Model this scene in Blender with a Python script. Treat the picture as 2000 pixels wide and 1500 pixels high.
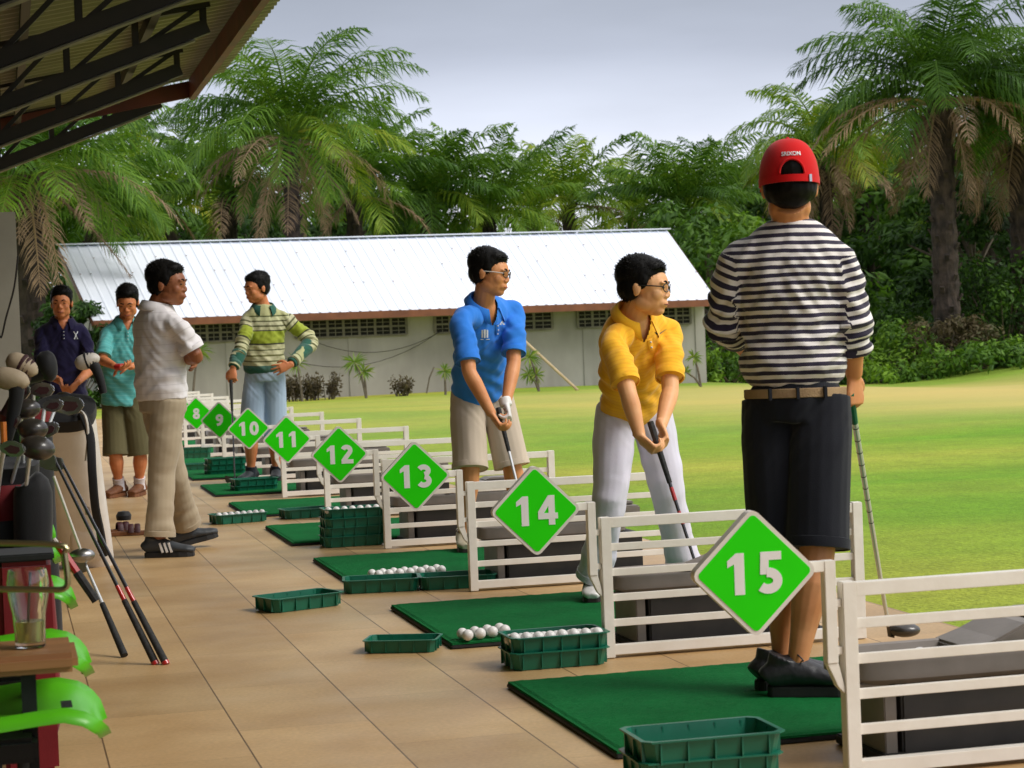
import bpy, bmesh, math, random
import numpy as np
from mathutils import Vector as V, Matrix, noise, Quaternion
from mathutils.bvhtree import BVHTree
for o in list(bpy.data.objects): bpy.data.objects.remove(o)
S=bpy.context.scene; C=S.collection
rad=math.radians; PI=math.pi
# ---------------------------------------------------------------- camera
CAMH=1.15; FPX=4000.; PSI=0.2435805; PIT=0.0223051; ROLL=rad(2.2)
F0=V((math.sin(PSI),math.cos(PSI),0)); R0=V((math.cos(PSI),-math.sin(PSI),0)); ZZ=V((0,0,1))
FW=F0*math.cos(PIT)-ZZ*math.sin(PIT); U0=ZZ*math.cos(PIT)+F0*math.sin(PIT)
RT=R0*math.cos(ROLL)-U0*math.sin(ROLL); UP=U0*math.cos(ROLL)+R0*math.sin(ROLL)
CP=V((0,0,CAMH))
cd=bpy.data.cameras.new('camera'); cam=bpy.data.objects.new('camera',cd); C.objects.link(cam)
m=Matrix((RT,UP,-FW)).transposed().to_4x4(); m.translation=CP; cam.matrix_world=m
cd.sensor_width=36; cd.lens=36*FPX/2000; cd.clip_start=0.1; cd.clip_end=2000
cd.dof.use_dof=True; cd.dof.focus_distance=9.0; cd.dof.aperture_fstop=11
S.camera=cam
# photo pixel (2000x1500) -> place in the world: a point at depth D, or where the sight line meets height z
def P(px,py,D): return CP+(FW+RT*((px-1000)/FPX)+UP*((750-py)/FPX))*D
def G(px,py,z=0.):
    v=FW+RT*((px-1000)/FPX)+UP*((750-py)/FPX); return CP+v*((z-CAMH)/v.z)
# ---------------------------------------------------------------- light
SUN_EL=rad(46); SUN_AZ=rad(122)      # azimuth measured from +Y towards +X
sd=V((math.sin(SUN_AZ)*math.cos(SUN_EL),math.cos(SUN_AZ)*math.cos(SUN_EL),math.sin(SUN_EL)))
sl=bpy.data.lights.new('sun','SUN'); sl.energy=1.5; sl.angle=rad(24); sl.color=(1,.965,.90)
so=bpy.data.objects.new('sun',sl); C.objects.link(so); so.rotation_euler=sd.to_track_quat('Z','Y').to_euler()
W=bpy.data.worlds.new('World'); S.world=W; W.use_nodes=True
nt=W.node_tree; nt.nodes.clear()
wo=nt.nodes.new('ShaderNodeOutputWorld'); bg=nt.nodes.new('ShaderNodeBackground')
sk=nt.nodes.new('ShaderNodeTexSky'); sk.sky_type='NISHITA'; sk.sun_disc=False
sk.sun_elevation=SUN_EL; sk.sun_rotation=SUN_AZ; sk.air_density=1.2; sk.dust_density=4.; sk.ozone_density=1.5
tc=nt.nodes.new('ShaderNodeTexCoord'); sp=nt.nodes.new('ShaderNodeSeparateXYZ')
nt.links.new(tc.outputs['Generated'],sp.inputs[0])
cr=nt.nodes.new('ShaderNodeValToRGB'); nt.links.new(sp.outputs['Z'],cr.inputs[0])
def ramp(node,stops):
    e=node.color_ramp.elements
    while len(e)>1: e.remove(e[-1])
    e[0].position=stops[0][0]; e[0].color=(*stops[0][1],1)
    for p,c in stops[1:]:
        q=e.new(p); q.color=(*c,1)
ramp(cr,[(0,(.9,.9,1.)),(.075,(.88,.89,1.)),(.10,(.66,.70,.82)),(.135,(.40,.43,.52)),(.17,(.31,.335,.40)),(.4,(.75,.76,.8)),(1,(.95,.95,.98))])
mp=nt.nodes.new('ShaderNodeMapping'); mp.inputs['Scale'].default_value=(2.,2.,9.); nt.links.new(tc.outputs['Generated'],mp.inputs[0])
nz=nt.nodes.new('ShaderNodeTexNoise'); nz.inputs['Scale'].default_value=2.2; nz.inputs['Detail'].default_value=5; nt.links.new(mp.outputs[0],nz.inputs[0])
mr=nt.nodes.new('ShaderNodeMapRange'); mr.inputs[1].default_value=.3; mr.inputs[2].default_value=.7; mr.inputs[3].default_value=7.6; mr.inputs[4].default_value=9.4; nt.links.new(nz.outputs['Fac'],mr.inputs[0])
ml=nt.nodes.new('ShaderNodeVectorMath'); ml.operation='SCALE'; nt.links.new(cr.outputs[0],ml.inputs[0]); nt.links.new(mr.outputs[0],ml.inputs['Scale'])
mx=nt.nodes.new('ShaderNodeMix'); mx.data_type='RGBA'; mx.inputs[0].default_value=.88
nt.links.new(sk.outputs[0],mx.inputs[6]); nt.links.new(ml.outputs[0],mx.inputs[7])
nt.links.new(mx.outputs[2],bg.inputs[0]); bg.inputs[1].default_value=.105; nt.links.new(bg.outputs[0],wo.inputs[0])
S.view_settings.view_transform='Standard'; S.view_settings.look='None'; S.view_settings.exposure=.58; S.view_settings.gamma=1
S.render.engine='CYCLES'; S.render.resolution_x=1024; S.render.resolution_y=768
# ---------------------------------------------------------------- materials
def mat(name,col,rough=.6,col2=None,scale=8.,detail=4,lo=.35,hi=.65,bump=0.,bscale=60.,bdist=.01,metal=0.,stretch=None,spec=.5,trans=0.,sheen=0.,coat=0.,coord='Object',sub=0.):
    m=bpy.data.materials.new(name); m.use_nodes=True; n=m.node_tree.nodes; l=m.node_tree.links
    b=n['Principled BSDF']; b.inputs['Roughness'].default_value=rough; b.inputs['Metallic'].default_value=metal
    b.inputs['Specular IOR Level'].default_value=spec; b.inputs['Base Color'].default_value=(*col,1)
    b.inputs['Transmission Weight'].default_value=trans; b.inputs['Sheen Weight'].default_value=sheen; b.inputs['Coat Weight'].default_value=coat
    if sub: b.inputs['Subsurface Weight'].default_value=sub; b.inputs['Subsurface Radius'].default_value=(.01,.004,.002)
    t=n.new('ShaderNodeTexCoord'); mpn=n.new('ShaderNodeMapping'); l.new(t.outputs[coord],mpn.inputs[0])
    if stretch: mpn.inputs['Scale'].default_value=stretch
    if col2:
        z=n.new('ShaderNodeTexNoise'); z.inputs['Scale'].default_value=scale; z.inputs['Detail'].default_value=detail; l.new(mpn.outputs[0],z.inputs[0])
        r=n.new('ShaderNodeValToRGB'); ramp(r,[(lo,col),(hi,col2)]); l.new(z.outputs['Fac'],r.inputs[0]); l.new(r.outputs[0],b.inputs['Base Color'])
    if bump:
        z=n.new('ShaderNodeTexNoise'); z.inputs['Scale'].default_value=bscale; z.inputs['Detail'].default_value=5; l.new(mpn.outputs[0],z.inputs[0])
        bn=n.new('ShaderNodeBump'); bn.inputs['Strength'].default_value=bump; bn.inputs['Distance'].default_value=bdist; l.new(z.outputs['Fac'],bn.inputs['Height']); l.new(bn.outputs[0],b.inputs['Normal'])
    return m
def bandmat(name,bands,period,attr='vv',rough=.85,off=0.,wob=.003):
    """repeating bands of colour along a cloth coordinate stored on the mesh"""
    m=mat(name,(.5,.5,.5),rough,bump=.25,bscale=300,bdist=.002,sheen=.2); n=m.node_tree.nodes; l=m.node_tree.links
    a=n.new('ShaderNodeAttribute'); a.attribute_name=attr
    z=n.new('ShaderNodeTexNoise'); z.inputs['Scale'].default_value=9; t=n.new('ShaderNodeTexCoord'); l.new(t.outputs['Object'],z.inputs[0])
    w=n.new('ShaderNodeMath'); w.operation='MULTIPLY_ADD'; l.new(z.outputs['Fac'],w.inputs[0]); w.inputs[1].default_value=wob; l.new(a.outputs['Fac'],w.inputs[2])
    d=n.new('ShaderNodeMath'); d.operation='MULTIPLY_ADD'; l.new(w.outputs[0],d.inputs[0]); d.inputs[1].default_value=1./period; d.inputs[2].default_value=off
    f=n.new('ShaderNodeMath'); f.operation='FRACT'; l.new(d.outputs[0],f.inputs[0])
    r=n.new('ShaderNodeValToRGB'); r.color_ramp.interpolation='CONSTANT'; ramp(r,bands); l.new(f.outputs[0],r.inputs[0]); l.new(r.outputs[0],n['Principled BSDF'].inputs['Base Color'])
    return m
def leafmat(name,cols,rough=.5,attr='tint',transl=.35):
    m=bpy.data.materials.new(name); m.use_nodes=True; n=m.node_tree.nodes; l=m.node_tree.links
    b=n['Principled BSDF']; b.inputs['Roughness'].default_value=rough; b.inputs['Specular IOR Level'].default_value=.35
    a=n.new('ShaderNodeAttribute'); a.attribute_name=attr; r=n.new('ShaderNodeValToRGB')
    ramp(r,[(i/(len(cols)-1) if len(cols)>1 else 0,c) for i,c in enumerate(cols)]); l.new(a.outputs['Fac'],r.inputs[0]); l.new(r.outputs[0],b.inputs['Base Color'])
    tr=n.new('ShaderNodeBsdfTranslucent'); l.new(r.outputs[0],tr.inputs[0]); ms=n.new('ShaderNodeMixShader'); ms.inputs[0].default_value=transl
    l.new(b.outputs[0],ms.inputs[1]); l.new(tr.outputs[0],ms.inputs[2]); l.new(ms.outputs[0],n['Material Output'].inputs[0])
    return m
M={}
# ---------------------------------------------------------------- mesh helpers
class MB:
    def __init__(s): s.v=[]; s.f=[]; s.mi=[]; s.c=0; s.t=[]; s.tt=0.
    def add(s,vs,fs):
        o=len(s.v); s.v+= [tuple(x) for x in vs]; s.t+=[s.tt]*len(vs)
        for f in fs: s.f.append(tuple(i+o for i in f)); s.mi.append(s.c)
        return s
    def box(s,c,d,R=None):
        c=V(c); vs=[]
        for z in (-.5,.5):
            for y in (-.5,.5):
                for x in (-.5,.5):
                    p=V((x*d[0],y*d[1],z*d[2])); vs.append(c+(R@p if R else p))
        return s.add(vs,[(0,2,3,1),(4,5,7,6),(0,1,5,4),(2,6,7,3),(0,4,6,2),(1,3,7,5)])
    def bar(s,a,b,w,h,up=(0,0,1)):
        a=V(a); b=V(b); t=(b-a).normalized(); sd_=t.cross(V(up)); sd_=sd_.normalized() if sd_.length>1e-4 else V((1,0,0)); u=sd_.cross(t)
        vs=[p+sd_*(x*w/2)+u*(y*h/2) for p in (a,b) for x,y in ((-1,-1),(1,-1),(1,1),(-1,1))]
        return s.add(vs,[(0,1,5,4),(1,2,6,5),(2,3,7,6),(3,0,4,7),(3,2,1,0),(4,5,6,7)])
    def loft(s,pts,rr,side=(1,0,0),n=12,sub=0,cap=True,power=2.):
        pts=[V(p) for p in pts]; rr=[(r,r) if not isinstance(r,(tuple,list)) else r for r in rr]
        if sub and len(pts)>2:
            np_,nr=[],[]
            for i in range(len(pts)-1):
                a=pts[max(i-1,0)];b=pts[i];c=pts[i+1];d=pts[min(i+2,len(pts)-1)]
                ra=rr[max(i-1,0)];rb=rr[i];rc=rr[i+1];rd=rr[min(i+2,len(pts)-1)]
                for k in range(sub):
                    t=k/sub; cm=lambda a,b,c,d:.5*((2*b)+(c-a)*t+(2*a-5*b+4*c-d)*t*t+(3*b-a-3*c+d)*t**3)
                    np_.append(cm(a,b,c,d)); nr.append(tuple(max(cm(ra[j],rb[j],rc[j],rd[j]),.0005) for j in (0,1)))
            np_.append(pts[-1]); nr.append(rr[-1]); pts,rr=np_,nr
        vs=[]; L=len(pts); sd0=V(side)
        for i,p in enumerate(pts):
            t=(pts[min(i+1,L-1)]-pts[max(i-1,0)]).normalized(); x=sd0-t*sd0.dot(t)
            if x.length<1e-3: x=t.orthogonal()
            x.normalize(); y=t.cross(x); sd0=x
            for k in range(n):
                a=2*PI*k/n; ca,sa=math.cos(a),math.sin(a)
                if power!=2.: e=2./power; ca=math.copysign(abs(ca)**e,ca); sa=math.copysign(abs(sa)**e,sa)
                vs.append(p+x*(rr[i][0]*ca)+y*(rr[i][1]*sa))
        fs=[(i*n+k,i*n+(k+1)%n,(i+1)*n+(k+1)%n,(i+1)*n+k) for i in range(L-1) for k in range(n)]
        if cap: fs+= [tuple(range(n))[::-1],tuple((L-1)*n+k for k in range(n))]
        return s.add(vs,fs)
    def tube(s,pts,r,n=8,sub=0,cap=True): 
        return s.loft(pts,[r]*len(pts) if not isinstance(r,list) else r,n=n,sub=sub,cap=cap,side=(.3,.2,.93) if abs((V(pts[-1])-V(pts[0])).normalized().z)<.8 else (1,0,0))
    def ell(s,c,r,R=None,n=14,m_=10):
        c=V(c); r=(r,r,r) if not isinstance(r,(tuple,list)) else r; vs=[]
        for i in range(1,m_):
            th=PI*i/m_
            for k in range(n):
                ph=2*PI*k/n; p=V((r[0]*math.sin(th)*math.cos(ph),r[1]*math.sin(th)*math.sin(ph),r[2]*math.cos(th))); vs.append(c+(R@p if R else p))
        top=V((0,0,r[2])); a=c+(R@top if R else top); b=c-(R@top if R else top); vs+=[a,b]; q=(m_-1)*n
        fs=[(i*n+k,(i+1)*n+k,(i+1)*n+(k+1)%n,i*n+(k+1)%n) for i in range(m_-2) for k in range(n)]
        fs+=[(q,k,(k+1)%n) for k in range(n)]+[(q+1,(m_-2)*n+(k+1)%n,(m_-2)*n+k) for k in range(n)]
        return s.add(vs,fs)
    def lathe(s,prof,c=(0,0,0),n=20,R=None):
        c=V(c); vs=[]
        for r,z in prof:
            for k in range(n):
                a=2*PI*k/n; p=V((r*math.cos(a),r*math.sin(a),z)); vs.append(c+(R@p if R else p))
        L=len(prof); fs=[(i*n+k,i*n+(k+1)%n,(i+1)*n+(k+1)%n,(i+1)*n+k) for i in range(L-1) for k in range(n)]
        return s.add(vs,fs+[tuple(range(n))[::-1],tuple((L-1)*n+k for k in range(n))])
    def prism(s,poly,f0,f1):
        """poly: 2-D points, f0/f1 map a 2-D point to 3-D for the back and front faces"""
        n=len(poly); vs=[f0(p) for p in poly]+[f1(p) for p in poly]
        return s.add(vs,[tuple(range(n))[::-1],tuple(range(n,2*n))]+[(k,(k+1)%n,n+(k+1)%n,n+k) for k in range(n)])
    def build(s,name,mats,parent=None,smooth=False,bevel=0.,ang=35,loc=None):
        me=bpy.data.meshes.new(name); off=V((0,0,0))
        if parent is not None: off=world_loc(parent)
        elif loc is not None: off=V(loc)
        me.from_pydata([(x-off.x,y-off.y,z-off.z) for x,y,z in s.v],[],s.f); me.validate(); me.update()
        mats=mats if isinstance(mats,(list,tuple)) else [mats]
        for k in mats: me.materials.append(k if not isinstance(k,str) else M[k])
        if len(mats)>1 and len(s.mi)==len(me.polygons): me.polygons.foreach_set('material_index',s.mi)
        if any(s.t) and len(s.t)==len(me.vertices):
            at=me.attributes.new('tint','FLOAT','POINT'); at.data.foreach_set('value',s.t)
        bm=bmesh.new(); bm.from_mesh(me)
        if len(bm.faces)<60000 and not getattr(s,'nonorm',False): bmesh.ops.recalc_face_normals(bm,faces=bm.faces)
        if bevel:
            es=[e for e in bm.edges if len(e.link_faces)==2 and e.calc_face_angle(0)>rad(40)]
            bmesh.ops.bevel(bm,geom=es,offset=bevel,segments=2,affect='EDGES',clamp_overlap=True)
        bm.to_mesh(me); bm.free()
        if smooth: 
            for p in me.polygons: p.use_smooth=True
            try: me.set_sharp_from_angle(angle=rad(ang))
            except Exception: pass
        o=bpy.data.objects.new(name,me); C.objects.link(o)
        if parent is not None: o.parent=parent
        elif loc is not None: o.location=off
        return o
def world_loc(o):
    p=V((0,0,0))
    while o is not None: p=p+V(o.location); o=o.parent
    return p
def tag(o,label=None,cat=None,group=None,kind=None):
    if label: o['label']=label
    if cat: o['category']=cat
    if group: o['group']=group
    if kind: o['kind']=kind
    return o
def empty(name,loc,label=None,cat=None,group=None):
    o=bpy.data.objects.new(name,None); C.objects.link(o); o.location=V(loc); o.empty_display_size=.1
    return tag(o,label,cat,group)
def dup(o,parent=None,loc=None,rz=None,sc=None,label=None,group=None):
    c=o.copy(); C.objects.link(c); c.parent=parent
    if loc is not None: c.location=V(loc)
    if rz is not None: c.rotation_euler=(0,0,rz)
    if sc is not None: c.scale=(sc,sc,sc) if not isinstance(sc,(tuple,list)) else sc
    if label: c['label']=label
    if group: c['group']=group
    for ch in o.children: dup(ch,c)
    return c
# ---------------------------------------------------------------- setting
M['tile']=None
def tilemat():
    m=mat('floor tile',(.40,.238,.096),.3,(.56,.38,.185),1.7,8,.32,.68,coord='Object',spec=.4); n=m.node_tree.nodes; l=m.node_tree.links; b=n['Principled BSDF']
    src=b.inputs['Base Color'].links[0].from_socket
    t=n.new('ShaderNodeTexCoord'); s=n.new('ShaderNodeSeparateXYZ'); l.new(t.outputs['Object'],s.inputs[0])
    def mth(op,a,b_=None,c=None):
        k=n.new('ShaderNodeMath'); k.operation=op
        for i,x in enumerate((a,b_,c)):
            if x is None: continue
            if isinstance(x,(int,float)): k.inputs[i].default_value=x
            else: l.new(x,k.inputs[i])
        return k.outputs[0]
    col=mth('DIVIDE',mth('SUBTRACT',s.outputs['X'],.243),.4); colf=mth('FRACT',col); coln=mth('FLOOR',col)
    row=mth('ADD',mth('DIVIDE',mth('SUBTRACT',s.outputs['Y'],5.77),.8),mth('MULTIPLY',coln,.5)); rowf=mth('FRACT',row); rown=mth('FLOOR',row)
    dx=mth('MINIMUM',colf,mth('SUBTRACT',1.,colf)); dy=mth('MINIMUM',rowf,mth('SUBTRACT',1.,rowf))
    gx=mth('LESS_THAN',dx,.0065); gy=mth('MULTIPLY',mth('LESS_THAN',dy,.0022),.45); g=mth('MAXIMUM',gx,gy)
    wn=n.new('ShaderNodeTexWhiteNoise'); wn.noise_dimensions='2D'; cb=n.new('ShaderNodeCombineXYZ'); l.new(coln,cb.inputs[0]); l.new(rown,cb.inputs[1]); l.new(cb.outputs[0],wn.inputs['Vector'])
    hv=n.new('ShaderNodeHueSaturation'); l.new(src,hv.inputs['Color']); l.new(mth('MULTIPLY_ADD',wn.outputs['Value'],.20,.90),hv.inputs['Value'])
    f=n.new('ShaderNodeTexNoise'); f.inputs['Scale'].default_value=70; f.inputs['Detail'].default_value=3; l.new(t.outputs['Object'],f.inputs[0])
    h2=n.new('ShaderNodeHueSaturation'); l.new(hv.outputs[0],h2.inputs['Color']); l.new(mth('MULTIPLY_ADD',f.outputs['Fac'],.5,.75),h2.inputs['Value'])
    mx=n.new('ShaderNodeMix'); mx.data_type='RGBA'; l.new(g,mx.inputs[0]); l.new(h2.outputs[0],mx.inputs[6]); mx.inputs[7].default_value=(.14,.075,.028,1); l.new(mx.outputs[2],b.inputs['Base Color'])
    dn=n.new('ShaderNodeTexNoise'); dn.inputs['Scale'].default_value=3; dn.inputs['Detail'].default_value=6; l.new(t.outputs['Object'],dn.inputs[0])
    l.new(mth('MULTIPLY_ADD',dn.outputs['Fac'],.35,.25),b.inputs['Roughness'])
    bn=n.new('ShaderNodeBump'); bn.inputs['Strength'].default_value=.5; bn.inputs['Distance'].default_value=.002; l.new(mth('SUBTRACT',1.,g),bn.inputs['Height']); l.new(bn.outputs[0],b.inputs['Normal'])
    return m
M['tile']=tilemat()
EDGE=3.45
b=MB().box((( -9+EDGE)/2,15,-.075),(EDGE+9,44,.15)); tag(b.build('floor',[M['tile']]),'cream and tan tiled platform floor of the tee line','floor',kind='structure')
def grassmat():
    m=mat('lawn',(.135,.27,.012),.8,(.34,.34,.04),.16,6,.42,.66,coord='Object',stretch=(.35,1.,1.),spec=.15); n=m.node_tree.nodes; l=m.node_tree.links; b=n['Principled BSDF']
    src=b.inputs['Base Color'].links[0].from_socket; t=n.new('ShaderNodeTexCoord')
    prev=src
    for sc,a in ((1.2,.5),(7,.5),(30,.9),(70,.6)):
        z=n.new('ShaderNodeTexNoise'); z.inputs['Scale'].default_value=sc; z.inputs['Detail'].default_value=5; l.new(t.outputs['Object'],z.inputs[0])
        k=n.new('ShaderNodeMath'); k.operation='MULTIPLY_ADD'; l.new(z.outputs['Fac'],k.inputs[0]); k.inputs[1].default_value=a; k.inputs[2].default_value=1-a/2
        h=n.new('ShaderNodeHueSaturation'); l.new(prev,h.inputs['Color']); l.new(k.outputs[0],h.inputs['Value']); prev=h.outputs[0]
    # worn dry band across the range
    s=n.new('ShaderNodeSeparateXYZ'); l.new(t.outputs['Object'],s.inputs[0]); r=n.new('ShaderNodeValToRGB')
    k=n.new('ShaderNodeMath'); k.operation='DIVIDE'; l.new(s.outputs['Y'],k.inputs[0]); k.inputs[1].default_value=60.
    z=n.new('ShaderNodeTexNoise'); z.inputs['Scale'].default_value=.09; z.inputs['Detail'].default_value=5; l.new(t.outputs['Object'],z.inputs[0])
    k2=n.new('ShaderNodeMath'); k2.operation='MULTIPLY_ADD'; l.new(z.outputs['Fac'],k2.inputs[0]); k2.inputs[1].default_value=.35; l.new(k.outputs[0],k2.inputs[2])
    ramp(r,[(.50,(0,0,0)),(.66,(.75,.75,.75)),(.86,(.8,.8,.8)),(.97,(.15,.15,.15))]); l.new(k2.outputs[0],r.inputs[0])
    rx=n.new('ShaderNodeValToRGB'); kx=n.new('ShaderNodeMath'); kx.operation='DIVIDE'; l.new(s.outputs['X'],kx.inputs[0]); kx.inputs[1].default_value=30.; l.new(kx.outputs[0],rx.inputs[0]); ramp(rx,[(.25,(.25,.25,.25)),(.55,(1,1,1))])
    pm=n.new('ShaderNodeMath'); pm.operation='MULTIPLY'; l.new(r.outputs[0],pm.inputs[0]); l.new(rx.outputs[0],pm.inputs[1])
    mx=n.new('ShaderNodeMix'); mx.data_type='RGBA'; l.new(pm.outputs[0],mx.inputs[0]); l.new(prev,mx.inputs[6]); mx.inputs[7].default_value=(.55,.42,.15,1); l.new(mx.outputs[2],b.inputs['Base Color'])
    bn=n.new('ShaderNodeBump'); bn.inputs['Strength'].default_value=.5; bn.inputs['Distance'].default_value=.03; z=n.new('ShaderNodeTexNoise'); z.inputs['Scale'].default_value=35; l.new(t.outputs['Object'],z.inputs[0]); l.new(z.outputs['Fac'],bn.inputs['Height']); l.new(bn.outputs[0],b.inputs['Normal'])
    return m
M['lawn']=grassmat()
def lawn_z(x,y):
    far=min(max((y-8)/40,0),1); z=-.07-.02*far-.08*far*min(max((x-8)/9,0),1)-.22*far*min(max((x-17.5)/3,0),1)
    z+=.05*math.sin(x*.35)*math.sin(y*.22)*min(1,max(0,(y-12)/10))
    # low bank that rises on the right in front of the trees
    a=math.exp(-((y-50)/5.5)**2); z+=.62*a*max(0,min(1,(x-23.5)/5))
    return z
b=MB(); xs=[-60,-30,-15,-8]+[EDGE-.3+i*.9 for i in range(50)]+[55,70,100,180,400]; ys=[-12,-6]+[i*1.3-2 for i in range(60)]+[90,110,150,220,400,800]
vs=[(x,y,lawn_z(x,y)) for y in ys for x in xs]; nx=len(xs)
b.add(vs,[(j*nx+i,j*nx+i+1,(j+1)*nx+i+1,(j+1)*nx+i) for j in range(len(ys)-1) for i in range(nx-1)])
tag(b.build('ground',[M['lawn']],smooth=True),'mown driving range lawn reaching to the trees','lawn',kind='structure')
# grass tufts along the floor edge and rough sward beyond the barn
M['grassblade']=leafmat('grass blades',[(.07,.15,.01),(.14,.25,.02),(.24,.32,.03)])
# ---------------------------------------------------------------- shelter roof
M['sheet']=mat('roof sheet underside',(.25,.24,.16),.6,(.17,.16,.10),1.2,5)
M['steel']=mat('dark painted steel',(.010,.007,.006),.6,(.018,.011,.009),5)
M['redsteel']=mat('oxide red fascia steel',(.13,.022,.014),.55,(.075,.014,.01),4)
M['ventblock']=mat('vent block',(.20,.18,.15),.9,(.13,.12,.10),6)
M['white_paint']=mat('white painted metal',(.88,.84,.77),.4,(.80,.75,.67),9,5,.35,.75,bump=.08,bscale=40)
cor=P(437,138,20.6); EX,EZ=cor.x,cor.z; YE=cor.y; SL=math.tan(rad(11))
tip=P(312,207,20.5); print('eave',EX,EZ,YE,'tip',tip)
rf=empty('shelter_roof',(-2,8,EZ),'dark steel trussed shelter roof over the tee line, rising outward','roof')
b=MB(); y0=-3.; nrib=int((YE-y0)/.19); prof=[]
for i in range(nrib+1):
    y=y0+(YE-y0)*i/nrib
    prof+= [(y,0),(y+.09,0),(y+.11,-.022),(y+.15,-.022)]
prof=[p for p in prof if p[0]<=YE]
def sheetrow(x,dz=0): return [(x,y,EZ-(EX-x)*SL+z+dz) for y,z in prof]
a=sheetrow(EX);c_=sheetrow(-9.); d=sheetrow(EX,.012); e=sheetrow(-9.,.012); n=len(prof)
b.add(a+c_,[(i,i+1,n+i+1,n+i) for i in range(n-1)]); b.add(d+e,[(i,i+1,n+i+1,n+i) for i in range(n-1)])
b.build('roof_sheet','sheet',rf)
# edge beam and end beam, oxide red
fx=EX-.34
b=MB().box((fx,(YE+y0)/2,EZ-.34*SL-.14),(.06,YE-y0-.3,.2)); b.build('edge_beam','redsteel',rf)
b=MB().bar((fx,YE-.12,EZ-.34*SL-.13),(fx-4,YE-.12,EZ-(4.34)*SL-.13),.05,.16); b.build('end_beam','redsteel',rf)
for k in range(5):
    x=fx-.75-k*.95; MB().box((x,(YE+y0)/2,EZ-(EX-x)*SL-.09),(.06,YE-y0-.4,.10)).build('purlin','steel',rf)
CH=math.tan(rad(20.5))
for k in range(9):
    y=tip.y-.05-k*2.42; b=MB(); x0=tip.x; z0=tip.z; L=5.5
    zt=lambda x: EZ-(EX-x)*SL-.2
    zb=lambda x: z0-(x0-x)*CH+.03
    if zt(x0)<zb(x0)+.1: zt=lambda x:(z0+.22)-(x0-x)*SL
    b.bar((x0,y,zb(x0)),(x0-L,y,zb(x0-L)),.09,.11); b.bar((x0+.02,y,zt(x0)),(x0-L,y,zt(x0-L)),.08,.09)
    for j in range(10):
        x=x0-.03-j*.52; b.bar((x,y,zb(x)-.02),(x,y,zt(x)),.05,.06,up=(0,1,0))
        if j<9: b.bar((x,y,zt(x)-.02),(x-.52,y,zb(x-.52)+.02),.035,.04,up=(0,1,0)) if j%1==0 else None
    o=b.build('roof_truss','steel',rf); f_=MB(); f_.bar((x0-.1,y-.0,zb(x0-.1)-.075),(x0-L,y,zb(x0-L)-.075),.12,.012); f_.build('flange','ventblock',o)
# unseen walls added at the left and behind to block sky light
M['shedwall']=mat('dark shelter wall',(.10,.085,.065),.8,(.07,.06,.045),2,5)
b=MB(); b.box((-2.9,8.,1.45),(.14,25.,2.9)); o=b.build('rear_wall','shedwall',None,loc=(-2.9,8.,0)); tag(o,'unseen dark wall added beside the walkway to block sky light','wall')
b=MB(); b.box((-1.1,-4.3,1.5),(3.6,.14,3.)); o=b.build('end_wall','shedwall',None,loc=(-1.1,-4.3,0)); tag(o,'unseen dark wall added behind the camera to block sky light','wall')  # out of view, added so the left side falls darker
# partition wall on the left
wc=P(35,415,13.); M['wall_white']=mat('painted partition',(.45,.43,.36),.7,(.36,.34,.28),2.,5,bump=.1,bscale=30)
wb=P(42,700,13.)
b=MB().box(((wb.x-4)/2,wc.y,wc.z/2),(4+wb.x,.12,wc.z)); w=b.build('partition_wall','wall_white',None,loc=(-2,wc.y,0)); tag(w,'plain cream painted partition wall at the left edge behind the golf bags','wall')
b=MB(); pts=[P(35,500,12.85),P(28,560,12.85),P(12,620,12.85),P(2,660,12.85),P(-4,640,12.85)]; b.tube(pts,.006,n=6,sub=4); w=b.build('cable','steel',None,loc=pts[0],smooth=True); tag(w,'thin dark cable hanging down the cream partition wall','cable')
# ---------------------------------------------------------------- barn
M['concrete']=mat('rendered block wall',(.42,.395,.365),.85,(.27,.25,.23),.55,8,.33,.66,bump=.2,bscale=8,stretch=(1,1,.6))
n=M['concrete'].node_tree.nodes; l=M['concrete'].node_tree.links   # rain streaks
src=n['Principled BSDF'].inputs['Base Color'].links[0].from_socket
t=n.new('ShaderNodeTexCoord'); mpn=n.new('ShaderNodeMapping'); mpn.inputs['Scale'].default_value=(1.4,1,.4); l.new(t.outputs['Object'],mpn.inputs[0]); z=n.new('ShaderNodeTexNoise'); z.inputs['Scale'].default_value=1.6; z.inputs['Detail'].default_value=6; l.new(mpn.outputs[0],z.inputs[0])
k=n.new('ShaderNodeMath'); k.operation='MULTIPLY_ADD'; l.new(z.outputs['Fac'],k.inputs[0]); k.inputs[1].default_value=.5; k.inputs[2].default_value=.75; h=n.new('ShaderNodeHueSaturation'); l.new(src,h.inputs['Color']); l.new(k.outputs[0],h.inputs['Value']); l.new(h.outputs[0],n['Principled BSDF'].inputs['Base Color'])
M['zinc']=mat('zinc roof sheet',(.80,.84,.92),.38,(.68,.72,.80),.6,6,.3,.75,metal=.0,spec=.6,stretch=(1,.2,1))
M['fascia']=mat('brown fascia board',(.22,.075,.03),.6,(.15,.05,.022),3)
M['blockdark']=mat('dark vent void',(.012,.011,.009),.9)
M['ventblock']=mat('vent block',(.20,.18,.15),.9,(.13,.12,.10),6)
BY=49.0; TH=rad(-1.0)
def onY(px,py,y):   # sight line meets the plane Y=y
    v=FW+RT*((px-1000)/FPX)+UP*((750-py)/FPX); return CP+v*(y/v.y)
eL=onY(182,629,BY-.7); eR=onY(1400,582,BY-.7); wL=onY(192,700,BY); wR=onY(1379,700,BY); print('eave',eL,eR)
ezL,ezR=eL.z,eR.z; ez=(ezL+ezR)/2
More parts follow.
